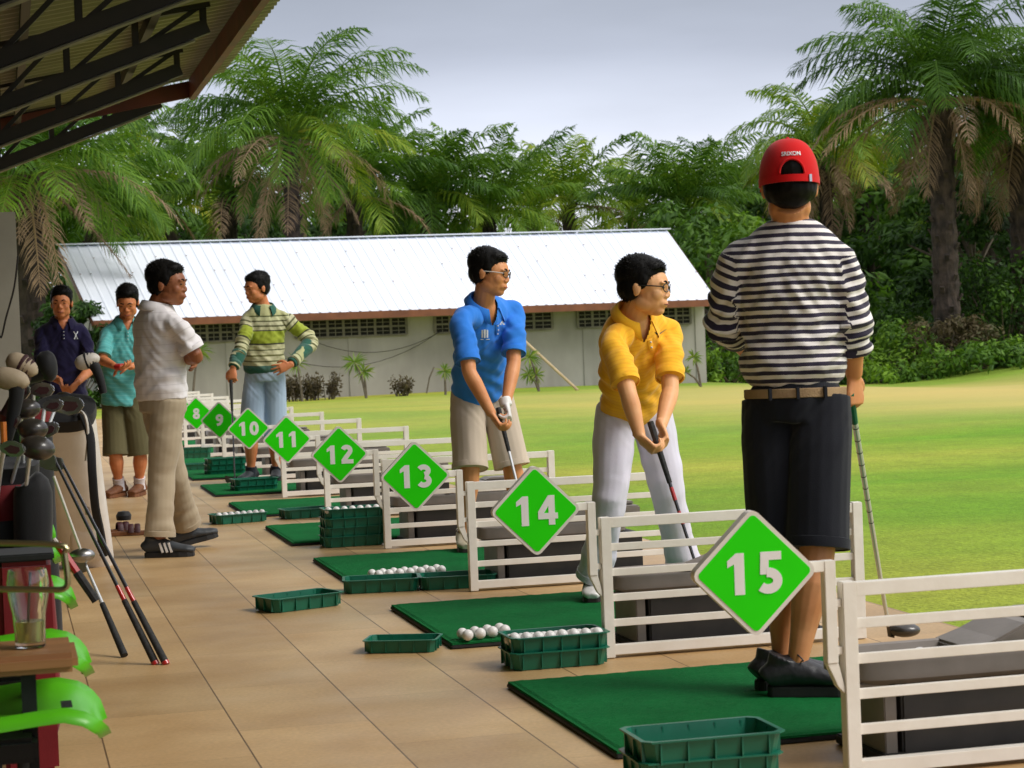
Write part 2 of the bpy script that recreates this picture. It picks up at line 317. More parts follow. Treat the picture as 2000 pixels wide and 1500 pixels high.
# ridge depth from the right corner: run back until the sight line height matches a 17 degree pitch
def ridgept(px,py):
    best=None
    for i in range(200):
        y=BY+i*.05; q=onY(px,py,y); e=abs((q.z-ez)-(y-(BY-.7))*math.tan(rad(19)))
        if best is None or e<best[0]: best=(e,q)
    return best[1]
rL=ridgept(115,489); rR=ridgept(1297,444); print('ridge',rL,rR)
rz=(rL.z+rR.z)/2; ry=(rL.y+rR.y)/2
bn_=empty('barn',(8,BY,0),'long low grey rendered barn with a white corrugated metal roof','barn')
X0,X1=wL.x,wR.x; GZ=-.5
dep=2*(ry-BY)
b=MB(); zt_=ez-.06
b.box(((X0+X1)/2,BY+.1,(zt_+GZ)/2),(X1-X0,.2,zt_-GZ))
gz=rz-.12
for x in (X0+.1,X1-.1):
    b.prism([(BY+.2,GZ),(BY+dep,GZ),(BY+dep,zt_),(ry,gz),(BY+.2,zt_)],lambda p,x=x:(x-.1,p[0],p[1]),lambda p,x=x:(x+.1,p[0],p[1]))
for i in range(6):
    x=X0+.15+(X1-X0-.3)*i/5; b.box((x,BY-.012,(zt_+GZ)/2),(.22,.025,zt_-GZ))
b.box(((X0+X1)/2,BY+dep-.1,(zt_+GZ)/2),(X1-X0-.4,.2,zt_-GZ))
b.build('wall','concrete',bn_)
# corrugated roof, two slopes
nc=int((eR.x-eL.x)/.24)
def roofpt(u,v,th=0.,back=False):   # u along, v 0 eave 1 ridge
    xe=eL.x+(eR.x-eL.x)*u; xr=rL.x+(rR.x-rL.x)*u; x=xe+(xr-xe)*v; y=(BY-.7)+(ry-BY+.7)*v; z=ez+(rz-ez)*v+th
    if back: y=ry+(ry-y)
    return (x,y,z)
b=MB()
for back in (False,True):
  for th0 in (0.,-.015):
    rows=[]
    for v in (0,.33,.66,1.):
        row=[]
        for i in range(nc):
            for du,dz in ((0,0),(.70,0),(.78,.017),(.90,.017)): row.append(roofpt(min((i+du)/nc,1),v,dz+th0,back))
        rows.append(row)
    n_=len(rows[0]); vs=[p for r_ in rows for p in r_]
    b.add(vs,[(j*n_+i,j*n_+i+1,(j+1)*n_+i+1,(j+1)*n_+i) for j in range(3) for i in range(n_-1)])
    if back is False and th0==0.: pass
rr_=b.build('roof','zinc',bn_)
b=MB(); b.bar((rL.x-.05,ry,rz+.05),(rR.x+.05,ry,rz+.05),.25,.03); b.build('ridge_cap','zinc',bn_)
random.seed(4)
b=MB()
for i in range(70):
    u=random.random(); v=random.choice((.15,.36,.58,.8)); p=roofpt((int(u*nc)+.81)/nc,v,.034); b.box(p,(.035,.035,.012))
b.build('roof_screws','fascia',bn_)
M['rust']=mat('rust stain',(.45,.28,.22),.7,(.78,.80,.86),3.5,6,.35,.6)
b=MB(); b.box((eL.x+(eR.x-eL.x)/2,BY-.71,ez-.085),(eR.x-eL.x-.02,.03,.17)); 
gx=eR.x-.02
b.build('fascia_board','fascia',bn_)
b=MB(); p0=V(roofpt(1,0,-.10)); p1=V(roofpt(1,1,-.10)); b.bar(p0,p1,.03,.14); b.build('barge_board','fascia',bn_); b=MB(); p0=V(roofpt(0,0,-.10)); p1=V(roofpt(0,1,-.10)); b.bar(p0,p1,.03,.14); b.build('barge_board','fascia',bn_)
# soffit vents: block grids over near-black sheets standing in for the openings' shade
def vent(pa,pb,cols):
    a=onY(pa,600,BY-.03).x; c=onY(pb,600,BY-.03).x; zt2=zt_-.10; hh=.42; zb2=zt2-hh
    vb=MB().box(((a+c)/2,BY-.03,(zt2+zb2)/2),(c-a,.02,hh)); o=vb.build('vent',['blockdark'],bn_)
    g=MB()
    for i in range(cols+1): g.box((a+(c-a)*i/cols,BY-.055,(zt2+zb2)/2),(.06,.05,hh))
    for i in range(3): g.box(((a+c)/2,BY-.06,zb2+hh*i/2),(c-a,.05,.045))
    for i in range(cols):
        for j in range(2):
            xx=a+(c-a)*(i+.5)/cols; zz=zb2+hh*(j+.5)/2
            g.box((xx,BY-.05,zz),(.02,.02,hh/2-.05)); g.box((xx,BY-.047,zz),((c-a)/cols-.06,.02,.018))
    g.build('vent_grid','ventblock',o)
vent(376,480,4); vent(575,792,7); vent(848,905,2); vent(1005,1077,2); vent(1127,1240,4); vent(1290,1347,2)
# cables on the barn wall
def sag(pa,pb,drop,y,lab):
    a=onY(*pa,y); c=onY(*pb,y); pts=[a.lerp(c,i/8)-V((0,0,drop*4*(i/8)*(1-i/8))) for i in range(9)]
    o=MB().tube(pts,.007,n=5,sub=2).build('cable','steel',None,loc=a); tag(o,lab,'cable')
sag((440,640),(870,640),.95,BY-.1,'long dark cable sagging across the barn wall, the lower of two')
sag((560,640),(860,648),.55,BY-.14,'shorter dark cable sagging on the barn wall, the upper of two')
# ---------------------------------------------------------------- palms and trees
M['frond']=leafmat('palm fronds',[(.020,.055,.006),(.055,.14,.008),(.125,.245,.012),(.26,.35,.018),(.42,.33,.035)],.6)
M['deadfrond']=leafmat('dead palm fronds',[(.16,.105,.06),(.28,.19,.12),(.36,.24,.13)],.8,transl=.15)
M['palmbark']=mat('palm bark',(.018,.013,.010),.95,(.060,.042,.032),6,6,bump=.8,bscale=9,bdist=.08,stretch=(1,1,.5))
M['bark']=mat('tree bark',(.09,.07,.05),.9,(.16,.13,.10),5,bump=.6,bscale=8,bdist=.04)
M['leaf']=leafmat('broad leaves',[(.012,.036,.005),(.036,.098,.008),(.09,.20,.012),(.19,.34,.018)],.6)
M['redleaf']=leafmat('dull brown leaves',[(.06,.045,.02),(.10,.075,.03),(.07,.10,.025)],.6)
def frond(b,base,az,e0,L,droop,tint,rng,nl=44,lw=.045,ll=.95,twist=0.,sparse=1.):
    d=V((math.cos(az)*math.cos(e0),math.sin(az)*math.cos(e0),math.sin(e0))); p=V(base); pts=[p.copy()]; N=12; el=e0; dirs=[]
    side0=V((-math.sin(az),math.cos(az),0))
    for i in range(N):
        t=i/N; el=e0-droop*(t**1.25); a2=az+twist*t
        d=V((math.cos(a2)*math.cos(el),math.sin(a2)*math.cos(el),math.sin(el))); p=p+d*(L/N); pts.append(p.copy()); dirs.append(d)
    dirs.append(d); b.tt=min(max(tint+.15,0),1)
    b.loft(pts,[max(.05*(1-i/N),.008) for i in range(N+1)],side=side0,n=4,cap=False)
    for i in range(nl):
        t=.13+.87*(i+rng.random()*.6)/nl; q=t*N; j=min(int(q),N-1); c=pts[j].lerp(pts[j+1],q-j); tg=dirs[j]; sd_=(side0-tg*side0.dot(tg)).normalized(); upv=sd_.cross(tg)
        if upv.z<0: upv=-upv
        le=ll*(math.sin(PI*min(1,(t*.93+.10)))**.55)*(.85+.3*rng.random())
        for s in (-1,1):
            if rng.random()>sparse: continue
            k=.55+.5*t+rng.uniform(-.12,.12); out=(sd_*s+tg*k+upv*rng.uniform(.0,.5)).normalized()
            gr=rng.uniform(.5,1.5); m1=c+out*(le*.5)-V((0,0,gr*le*.12)); m2=m1+(out-V((0,0,gr*1.1))).normalized()*(le*.5)
            w=tg*(lw*.5); b.tt=min(max(tint+rng.uniform(-.13,.13),0),1)
            b.add([c-w*.5,c+w*.5,m1+w,m1-w,m2],[(0,1,2,3),(3,2,4)])
    b.tt=0
def palm_meshes(seed,nf,L,droop,up_bias,dead=6,lw=.05,nl=42,ll=.95,warm=0.):
    rng=random.Random(seed); b=MB(); b.nonorm=True
    for i in range(nf):
        u=((i+.5)/nf)**.86; az=i*2.399963+rng.uniform(-.2,.2); e0=rad(86)-u*rad(86+ -up_bias)+rng.uniform(-.1,.1)
        tint=.38-.08*math.sin(u*3)+.22*(u>.75)*rng.random()+rng.uniform(-.12,.16)+warm
        frond(b,(0.12*math.cos(az),.12*math.sin(az),rng.uniform(-.1,.25)),az,e0,L*(.80+.26*math.sin(PI*min(u*1.1+.12,1)))*rng.uniform(.86,1.1),(droop*(.80+.40*u) if u<.72 else rng.uniform(1.1,1.8))+rng.uniform(-.15,.25),tint,rng,nl,lw,ll,rng.uniform(-.35,.35))
    d=MB(); d.nonorm=True
    for i in range(dead):
        az=rng.uniform(0,2*PI) if dead<4 else i*2*PI/dead+rng.uniform(-.4,.4); frond(d,(0.2*math.cos(az),.2*math.sin(az),-.2),az,*((rng.uniform(-.15,.25),L*rng.uniform(.7,.95),rng.uniform(1.2,1.55)) if i%2 else (rng.uniform(-1.2,-.7),L*rng.uniform(.55,.8),rng.uniform(.3,.6))),rng.random(),rng,int(nl*.8),lw*.8,ll*.55,rng.uniform(-.3,.3),.85)
    return b,d
def trunk(b,h,r0,r1,lean=0.,rng=random):
    n=max(6,int(h/.35)); pts=[];rr=[]
    for i in range(n+1):
        t=i/n; pts.append((lean*t*t,0,h*t)); rr.append((r0+(r1-r0)*t)*(1+.10*((i%2)*2-1)*.6))
    b.loft(pts,rr,n=10)
    for i in range(int(h*9)):     # old frond boots
        a=i*2.4; z=h*(i+.5)/(h*9); r=(r0+(r1-r0)*z/h); p=V((math.cos(a)*r+lean*(z/h)**2,math.sin(a)*r,z)); b.bar(p,p+V((math.cos(a)*.09,math.sin(a)*.09,.16)),.12,.05)
def palm(px,py,D,L,label,seed,nf=34,droop=1.5,up=-12,dead=5,base_z=-.3,tr=.28,rz=0.,lw=.05,nl=42,ll=.95,group='oil palms beyond the range',warm=0.,lean=0.,src=None,hang=None):
    c=P(px,py,D); h=c.z-base_z; root=empty('palm_tree',(c.x-lean,c.y,base_z),label,'palm tree',group)
    tb=MB(); trunk(tb,h,tr*1.15,tr,lean,random.Random(seed)); t=tb.build('trunk','palmbark'); t.parent=root
    if src: 
        for ch in src.children:
            if ch.name.startswith('trunk'): continue
            k=dup(ch,root); s=L/src['len']; k.scale=(s,s,s); k.rotation_euler=(0,0,rz); k.location=(lean,0,h)
    else:
        b,d=palm_meshes(seed,nf,L,droop,rad(up),dead,lw,nl,ll,warm)
        k=b.build('crown','frond'); k.parent=root; k.location=(lean,0,h); k.rotation_euler=(0,0,rz)
        if dead: k=d.build('dead_fronds','deadfrond'); k.parent=root; k.location=(lean,0,h); k.rotation_euler=(0,0,rz)
    root['len']=L; return root
p1=palm(565,268,62,4.9,'tallest full palm with brown hanging dead fronds, behind the left half of the roof',11,38,1.75,-30,14,rz=.4,nl=50,ll=1.35,lw=.062,tr=.22)
p2=palm(955,425,78,4.4,'palm with steep upright fronds behind the roof, above the boy in blue',12,24,.72,15,0,nl=42,ll=1.15,lw=.075,warm=.05)
p3=palm(1110,400,84,3.7,'lighter green palm behind the roof, midway between the two boys',13,24,1.05,0,2,nl=40,ll=1.1,lw=.075,warm=.18)
p4=palm(1335,410,80,3.9,'dense dark low palm behind the roof just left of the red cap',14,30,1.15,-8,2,nl=44,ll=1.25,lw=.075,warm=-.04)
p5=palm(1610,300,70,4.0,'yellow green palm behind the red cap with one long frond reaching left',15,26,1.75,-20,16,nl=46,ll=1.2,lw=.068,warm=.24,tr=.22)
p6=palm(1835,185,58,4.9,'big dark palm at the right with a thick dark trunk',16,36,1.75,-28,18,nl=50,ll=1.4,lw=.062,warm=-.12,tr=.34)
palm(1990,235,60,4.6,'dark palm cut by the right edge of the picture','',0,src=p6,rz=1.3,tr=.34)
palm(50,330,50,4.6,'thick trunked palm half hidden under the shelter roof at the far left','',src=p1,rz=2.2,tr=.33)
palm(262,270,110,3.9,'small far palm showing just below the tip of the shelter roof','',src=p2,rz=1.)
palm(445,375,74,3.8,'lower palm left of and behind the tallest palm','',src=p4,rz=1.2)
palm(690,375,72,4.0,'lower palm right of and behind the tallest palm','',src=p4,rz=2.9)
palm(835,400,76,4.0,'arching green palm between the tallest palm and the upright one','',src=p4,rz=.3)
palm(1040,420,92,3.5,'small palm wedged between the upright palm and the lighter green one','',src=p2,rz=2.1)
palm(1235,425,95,3.9,'small palm between the lighter green palm and the dense dark one','',src=p3,rz=2.1)
palm(1430,400,98,4.2,'far palm whose tips show left of the red cap','',src=p2,rz=3.3)
palm(1690,350,88,4.2,'palm seen in the gap right of the red cap, behind the yellow green one','',src=p3,rz=.9)
palm(1930,370,72,4.0,'low palm under the dark palm at the right edge','',src=p4,rz=.5)
palm(330,400,84,4.0,'palm behind the left part of the roof, left of the tallest palm trunk','',src=p3,rz=4.)
palm(180,420,70,4.0,'palm above the left corner of the white roof','',src=p4,rz=4.4)
# broadleaf trees: leaf clumps on limbs
def leafcloud(b,clumps,nper,size,rng,tint=.4):
    for (c,r) in clumps:
        c=V(c); ct=tint+rng.uniform(-.22,.22)
        for i in range(nper):
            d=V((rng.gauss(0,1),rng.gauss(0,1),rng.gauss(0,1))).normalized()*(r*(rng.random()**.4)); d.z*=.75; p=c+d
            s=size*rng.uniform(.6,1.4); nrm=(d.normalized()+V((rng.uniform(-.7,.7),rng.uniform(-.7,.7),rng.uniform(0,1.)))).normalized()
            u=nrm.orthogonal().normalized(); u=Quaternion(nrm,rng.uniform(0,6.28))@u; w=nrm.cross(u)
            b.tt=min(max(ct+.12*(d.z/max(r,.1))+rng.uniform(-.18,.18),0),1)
            b.add([p-u*s,p+w*s*.45-nrm*s*.15,p+u*s,p-w*s*.45-nrm*s*.15],[(0,1,2,3)])
    b.tt=0
def tree_proto(seed,h,r,label,size=.16,nper=110,ncl=46,loc=(0,0,0),tint=.4,leaf='leaf',low=.15):
    rng=random.Random(seed); root=empty('broadleaf_tree',loc,label,'tree','broadleaf trees behind the range')
    cl=[]
    for i in range(ncl):
        a=rng.uniform(0,2*PI); z=h*(low+(1-low)*rng.random()); rr=r*math.sqrt(max(0,1-((z/h-.5)/.55)**2))*rng.uniform(.35,1.); cl.append(((math.cos(a)*rr,math.sin(a)*rr,z),rng.uniform(.45,.95)*r*.36))
    t=MB(); t.loft([(0,0,0),(.1,0,h*.3),(-.05,.1,h*.6),(0,0,h*.85)],[.22,.17,.1,.04],n=8,sub=3)
    for c,_ in cl[::3]: 
        z0=c[2]*.6; t.loft([(0,0,z0),(c[0]*.5,c[1]*.5,(z0+c[2])/2+.2),c],[.09,.05,.02],n=5)
    t=t.build('trunk','bark'); t.parent=root
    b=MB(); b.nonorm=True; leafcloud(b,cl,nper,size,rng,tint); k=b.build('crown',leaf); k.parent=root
    return root
def place_tree(src,px,D,rz,sc,label,group=None):
    g=P(px,700,D); return dup(src,None,(g.x,g.y,lawn_z(g.x,g.y)-.2),rz,sc,label,group)
g=P(1395,700,66); t1=tree_proto(21,5.2,3.0,'bright green leafy tree beside the right gable of the barn',loc=(g.x,g.y,-.3),tint=.62)
g=P(900,700,100); t2=tree_proto(22,8.5,4.2,'leafy tree filling the gap right of the tallest palm',size=.2,loc=(g.x,g.y,-.3),tint=.35,nper=120,ncl=60)
g=P(1500,700,90); t3=tree_proto(23,7.5,4.4,'dark leafy tree behind the shoulder of the man in the red cap',size=.2,loc=(g.x,g.y,-.3),tint=.3,nper=120,ncl=56)
rng=random.Random(5)
for i,(px,D,s,lab) in enumerate([(60,78,1.,'leafy tree at the far left behind the purple shirt'),(170,96,.95,'leafy tree behind the left corner of the barn'),(290,100,1.05,'leafy tree behind the white polo shirt man'),(400,104,1.05,'leafy tree seen under the left fronds of the tallest palm'),(520,95,.9,'leafy tree behind the trunk of the tallest palm'),(640,98,1.,'leafy tree under the right fronds of the tallest palm'),(770,102,1.02,'leafy tree behind the hanging brown frond tips'),(1010,105,.9,'leafy tree behind the upright palm'),(1130,108,.95,'leafy tree behind the lighter green palm'),(1250,105,.95,'leafy tree left of the dense dark palm'),(1380,108,1.05,'leafy tree right of the dense dark palm'),(1620,95,1.05,'leafy tree behind the trunk of the yellow green palm'),(1720,90,1.05,'leafy tree between the two right palm trunks'),(1800,96,1.1,'leafy tree left of the thick dark trunk'),(1900,82,1.05,'leafy tree right of the thick dark trunk'),(2000,80,1.15,'leafy tree at the right edge'),(2080,76,1.1,'leafy tree just past the right edge')]):
    place_tree((t2,t3)[i%2],px,D,rng.uniform(0,6),s*(.78 if 860<px<1480 else 1.),lab)
g=P(1905,700,64); t4=tree_proto(24,5.6,2.6,'creeper covered dark tree with hanging leaves right of the dark trunk',size=.13,loc=(g.x,g.y,-.1),tint=.22,nper=150,ncl=54,low=.05)
def bush(px,py,D,r,h,label,seed,tint=.5,leaf='leaf',size=.09,n=70,cat='bush',ncl=16,group='bushes at the edge of the range'):
    g=P(px,py,D); rng=random.Random(seed); z=lawn_z(g.x,g.y)
    b=MB(); b.nonorm=True; cl=[((g.x+rng.uniform(-r,r),g.y+rng.uniform(-r,r)*.6,z+h*rng.random()*.8),r*rng.uniform(.25,.45)) for _ in range(ncl)]
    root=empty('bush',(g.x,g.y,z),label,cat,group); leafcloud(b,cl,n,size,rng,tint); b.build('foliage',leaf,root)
    t=MB()
    for c,_ in cl[::2]: t.tube([(g.x,g.y,z-.05),(c[0],c[1],c[2])],[.03,.01],n=5)
    t.build('stem','bark',root); return root
bush(1425,690,56,1.0,1.1,'low bright green bush at the right end of the barn',31,.7)
bush(1480,690,58,1.3,1.5,'green bush behind the elbow of the man in stripes',32,.5,ncl=20)
bush(1735,660,57,1.6,1.8,'yellow green rounded bush right of the striped sleeve',33,.72,ncl=30,n=90)
bush(1680,640,62,1.6,2.4,'dark tall bush behind the rounded yellow green bush',34,.3,ncl=30,n=90)
bush(1843,640,56,1.15,1.9,'reddish brown bush at the foot of the dark palm trunk',35,.45,'redleaf',.08,90,ncl=26)
bush(1960,560,60,2.2,3.6,'large dark creeper covered bush near the right edge',36,.28,ncl=44,n=110)
bush(1930,690,55,1.5,.7,'low green weeds right of the reddish bush',37,.55,ncl=24)
bush(2010,700,54,1.5,.6,'low weeds at the right edge of the range',38,.5,ncl=20)
bush(1780,700,55,1.2,.5,'low grassy weeds left of the reddish bush',39,.7,ncl=22)
bush(1700,700,55,1.0,.5,'low weeds beside the striped sleeve',40,.65,ncl=18)
bush(70,640,60,1.8,3.0,'tall dark bush behind the man in the purple shirt',41,.25,ncl=34,n=90)
bush(150,690,58,1.2,1.6,'dark bush left of the barn wall',42,.3,ncl=24)
bush(142,690,47.5,.75,3.0,'tall dark leafy bush covering the left gable of the barn',43,.22,ncl=44,n=110)
# undergrowth behind everything: one uncountable mass
b=MB(); b.nonorm=True; rng=random.Random(77)
for i in range(430):
    px=rng.uniform(-250,2250); D=rng.uniform(108,124); g=P(px,700,D); hh=6.4 if 860<px<1480 else 10.2
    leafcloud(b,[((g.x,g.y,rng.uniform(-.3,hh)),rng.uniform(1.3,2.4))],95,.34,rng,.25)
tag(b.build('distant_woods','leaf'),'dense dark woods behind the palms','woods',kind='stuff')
b=MB(); b.nonorm=True
for i in range(150):
    px=rng.uniform(-60,2080); D=rng.uniform(63,74)
    if 130<px<1380: D=rng.uniform(69,80)
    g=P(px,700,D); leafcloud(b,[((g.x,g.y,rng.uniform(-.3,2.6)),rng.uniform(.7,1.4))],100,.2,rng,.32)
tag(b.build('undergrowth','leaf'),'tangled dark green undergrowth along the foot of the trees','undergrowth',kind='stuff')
# plants by the barn
M['papyrus']=leafmat('spiky plant leaves',[(.08,.17,.015),(.17,.28,.03),(.32,.36,.06)],.5)
def spiky(px,py,h,r,label,seed,lean=0.,heads=1,D=47.2):
    g=P(px,py,D); rng=random.Random(seed); z=lawn_z(g.x,g.y); root=empty('spiky_plant',(g.x,g.y,z),label,'plant','young spiky plants along the barn wall')
    s=MB(); b=MB(); b.nonorm=True
    for k in range(heads):
        hx=lean+(rng.uniform(-.35,.35) if k else 0); hh=h*(1 if k==0 else rng.uniform(.4,.8)); top=V((g.x+hx,g.y,z+hh)); s.tube([(g.x,g.y,z),(g.x+hx*.4,g.y,z+hh*.6),top],[.03,.025,.015],n=6,sub=3)
        for i in range(42):
            d=V((rng.gauss(0,1),rng.gauss(0,.7),rng.gauss(.1,1))).normalized(); rr=r*.85*rng.uniform(.7,1.1)*(1 if k==0 else .8); w=d.cross(V((0,1,0))).normalized()*.013; e=top+d*rr-V((0,0,.12*rr)); m_=top+d*rr*.55; b.tt=rng.random()
            b.add([top-w*.4,top+w*.4,m_+w,m_-w,e],[(0,1,2,3),(3,2,4)])
    s.build('stem','bark',root); b.build('leaves','papyrus',root); return root
spiky(375,770,1.3,.42,'bright spiky plant head showing beside the crossed arm of the white polo man',51,.22)
spiky(590,770,.9,.4,'pale spiky plant behind the elbow of the man in stripes and light shorts',52,-.1)
spiky(715,765,.85,.42,'spiky plant on a leaning stem before the middle of the barn wall',53,-.25,2)
spiky(870,762,.55,.3,'small spiky plant at the back of the boy in blue',54,0.)
spiky(1052,748,.8,.4,'spiky plant under the leaning bamboo pole',55,-.2,3)
spiky(1368,732,.7,.3,'thin pale spiky plant at the right end of the barn wall',56,-.15,2)
def shrub(px,py,w,h,label,seed,n=40):
    g=P(px,py,47.6); rng=random.Random(seed); z=lawn_z(g.x,g.y); root=empty('shrub',(g.x,g.y,z),label,'shrub'); s=MB(); b=MB(); b.nonorm=True
    for i in range(n):
        x=rng.uniform(-w,w); t=V((g.x+x+rng.uniform(-.1,.1),g.y+rng.uniform(-.2,.2),z+h*rng.uniform(.5,1))); s.tube([(g.x+x*.9,g.y,z-.02),t],[.012,.006],n=4)
        for k in range(22):
            q=V((g.x+x,g.y,z)).lerp(t,rng.uniform(.25,1)); d=V((rng.gauss(0,1),rng.gauss(0,1),rng.gauss(0,1))).normalized(); u=d*.045; v_=d.orthogonal()*.022; q=q+d*.08; b.tt=rng.random()*.6; b.add([q-u,q+v_,q+u,q-v_],[(0,1,2,3)])
    s.build('stem','bark',root); b.build('leaves','redleaf',root)
shrub(606,772,.62,.62,'patch of dry brownish shrubs against the barn wall beside the light shorts',61,54)
shrub(784,766,.18,.5,'single small brownish shrub on the barn wall right of the spiky plant',62,14)
shrub(955,765,.2,.18,'tiny weed at the foot of the barn wall hidden by the boy in blue',63,6)
g=P(1128,746,47.0); a=P(1005,648,48.3); M['bamboo']=mat('bamboo',(.50,.38,.20),.5,(.38,.28,.14),4)
o=MB().tube([(g.x,g.y,lawn_z(g.x,g.y)),a],.035,n=7).build('bamboo_pole','bamboo',None,loc=g,smooth=True); tag(o,'pale bamboo pole leaning on the barn wall right of the boy in blue','pole')
g=P(833,764,47.2); o=MB().tube([g-V((0,0,.05)),g+V((.08,0,.3)),g+V((.2,0,.55))],.018,n=6).build('stake','bark',None,loc=g); tag(o,'dark crooked stake in the grass just left of the boy in blue','stake')
# ---------------------------------------------------------------- tee furniture
M['signgreen']=mat('sign green face',(.026,.80,.001),.6,(.022,.75,.001),3,bump=.03,spec=.15)
M['signwhite']=mat('sign number grey white',(.88,.86,.85),.5,(.82,.80,.79),5)
M['signedge']=mat('sign rim',(.84,.78,.72),.45,(.76,.70,.64),6)
M['astro']=mat('artificial turf',(.004,.105,.024),.95,(.009,.165,.042),240,3,.3,.7,bump=1.,bscale=420,bdist=.004,spec=.1)
n=M['astro'].node_tree.nodes; l=M['astro'].node_tree.links; src=n['Principled BSDF'].inputs['Base Color'].links[0].from_socket
z=n.new('ShaderNodeTexNoise'); z.inputs['Scale'].default_value=3.5; z.inputs['Detail'].default_value=6; t=n.new('ShaderNodeTexCoord'); l.new(t.outputs['Object'],z.inputs[0]); k=n.new('ShaderNodeMath'); k.operation='MULTIPLY_ADD'; l.new(z.outputs['Fac'],k.inputs[0]); k.inputs[1].default_value=.9; k.inputs[2].default_value=.55; h=n.new('ShaderNodeHueSaturation'); l.new(src,h.inputs['Color']); l.new(k.outputs[0],h.inputs['Value']); l.new(h.outputs[0],n['Principled BSDF'].inputs['Base Color'])
M['rubber']=mat('black rubber',(.012,.012,.012),.75,(.02,.02,.02),20)
M['traygreen']=mat('dark green plastic',(.005,.15,.085),.38,(.004,.125,.07),12,bump=.05,bscale=25)
M['ball']=mat('golf ball',(.80,.78,.76),.35,(.72,.70,.68),30)
M['greyplastic']=mat('warm grey plastic',(.24,.21,.185),.5,(.20,.175,.15),9,bump=.05)
M['darkbox']=mat('dark machine housing',(.035,.032,.03),.55,(.05,.045,.04),10)
# ribbon helpers for the sign numbers (built from strokes)
def ribbon(pts,w):
    L=[];R=[]
    for i,p in enumerate(pts):
        a=V(pts[max(i-1,0)]);c=V(pts[min(i+1,len(pts)-1)]); t=(c-a).normalized(); nn=V((-t.y,t.x)); L.append(V(p)+nn*w/2); R.append(V(p)-nn*w/2)
    return [(L[i],L[i+1],R[i+1],R[i]) for i in range(len(pts)-1)]
def arc(cx,cy,rx,ry,a0,a1,n=14): return [(cx+rx*math.cos(rad(a0+(a1-a0)*i/n)),cy+ry*math.sin(rad(a0+(a1-a0)*i/n))) for i in range(n+1)]
Wd=.24
def digit(ch):   # list of layers, each a list of polygons, in a box 0..0.66 x 0..1
    w=Wd
    if ch=='1': return [[[(.22,0),(.47,0),(.47,1),(.27,1),(.05,.82),(.05,.66),(.22,.74)]]]
    if ch=='0': return [ribbon(arc(.33,.5,.215,.385,0,360,28),w)]
    if ch=='2': return [ribbon(arc(.31,.70,.20,.185,160,-38,12)+[(.40,.50),(.16,.20)],w),[[(.02,0),(.66,0),(.66,.22),(.02,.22)]],[[(.02,.22),(.02,.10),(.2,.1),(.32,.26),(.2,.32)]]]
    if ch=='3': return [ribbon(arc(.29,.725,.205,.165,150,-80,14),w*.92),ribbon(arc(.29,.285,.225,.185,80,-150,14),w*.95)]
    if ch=='4': return [[[(.36,0),(.58,0),(.58,1),(.36,1)]],[[(0,.2),(.68,.2),(.68,.40),(0,.40)]],[[(0,.40),(.20,.40),(.47,.82),(.47,1),(.36,1),(0,.46)]]]
    if ch=='5': return [[[(.08,.80),(.60,.80),(.60,1),(.08,1)]],[[(.06,.46),(.27,.46),(.29,.9),(.08,.9)]],ribbon(arc(.26,.305,.235,.20,100,-140,16),w*.95)]
    if ch=='6' : return [ribbon(arc(.33,.30,.205,.19,0,360,20),w*.9),ribbon([(.14,.34),(.16,.6),(.3,.8),(.55,.88)],w*.9)]
    if ch=='7': return [[[(.03,.79),(.63,.79),(.63,1),(.03,1)]],[[(.12,0),(.38,0),(.63,.8),(.38,.8)]]]
    if ch=='8': return [ribbon(arc(.33,.735,.185,.155,0,360,22),w*.88),ribbon(arc(.33,.275,.215,.175,0,360,22),w*.95)]
    if ch=='9': return [ribbon(arc(.33,.70,.205,.19,0,360,20),w*.9),ribbon([(.52,.66),(.50,.4),(.36,.2),(.11,.12)],w*.9)]
def rounded_diamond(r,cr,n=6):
    pts=[]
    for q in range(4):
        a=PI/2*q; c=V((math.cos(a),math.sin(a)))*(r-cr*math.sqrt(2)); 
        for k in range(n+1):
            t=a-PI/4+PI/2*k/n; pts.append((c.x+cr*math.cos(t),c.y+cr*math.sin(t)))
    return pts
def sign_panel(parent,cx,y,cz,num,tilt):
    """panel facing the camera side (-Y) with slight tilt about Z"""
    Rm=Matrix.Rotation(tilt,3,'Z')
    def mp_(yy): return lambda p:V((cx,y,cz))+Rm@V((p[0],yy,p[1]))
    b=MB(); b.prism(rounded_diamond(.164,.022),mp_(.018),mp_(-.018)); o=b.build('sign_panel','signedge',parent,smooth=True,ang=30)
    b=MB(); b.prism(rounded_diamond(.149,.013),mp_(-.0165),mp_(-.0195)); b.build('sign_face','signgreen',o)
    H=.104; s=str(num); wd=.66*H; gap=.014; tot=len(s)*wd+(len(s)-1)*gap; b=MB(); x0=-tot/2; lay=0
    for ch in s:
        for layer in digit(ch):
            lay+=1; d=-.0200-.00035*lay
            for poly in layer: b.prism([(x0+p[0]*H,p[1]*H-H/2) for p in poly],mp_(-.018),mp_(d))
        x0+=wd+gap
    b.nonorm=False; b.build('number','signwhite',o)
FX=2.05; FY=lambda k: 6.97+2.15*(14-k)
fences={}
TILT=rad(-4)
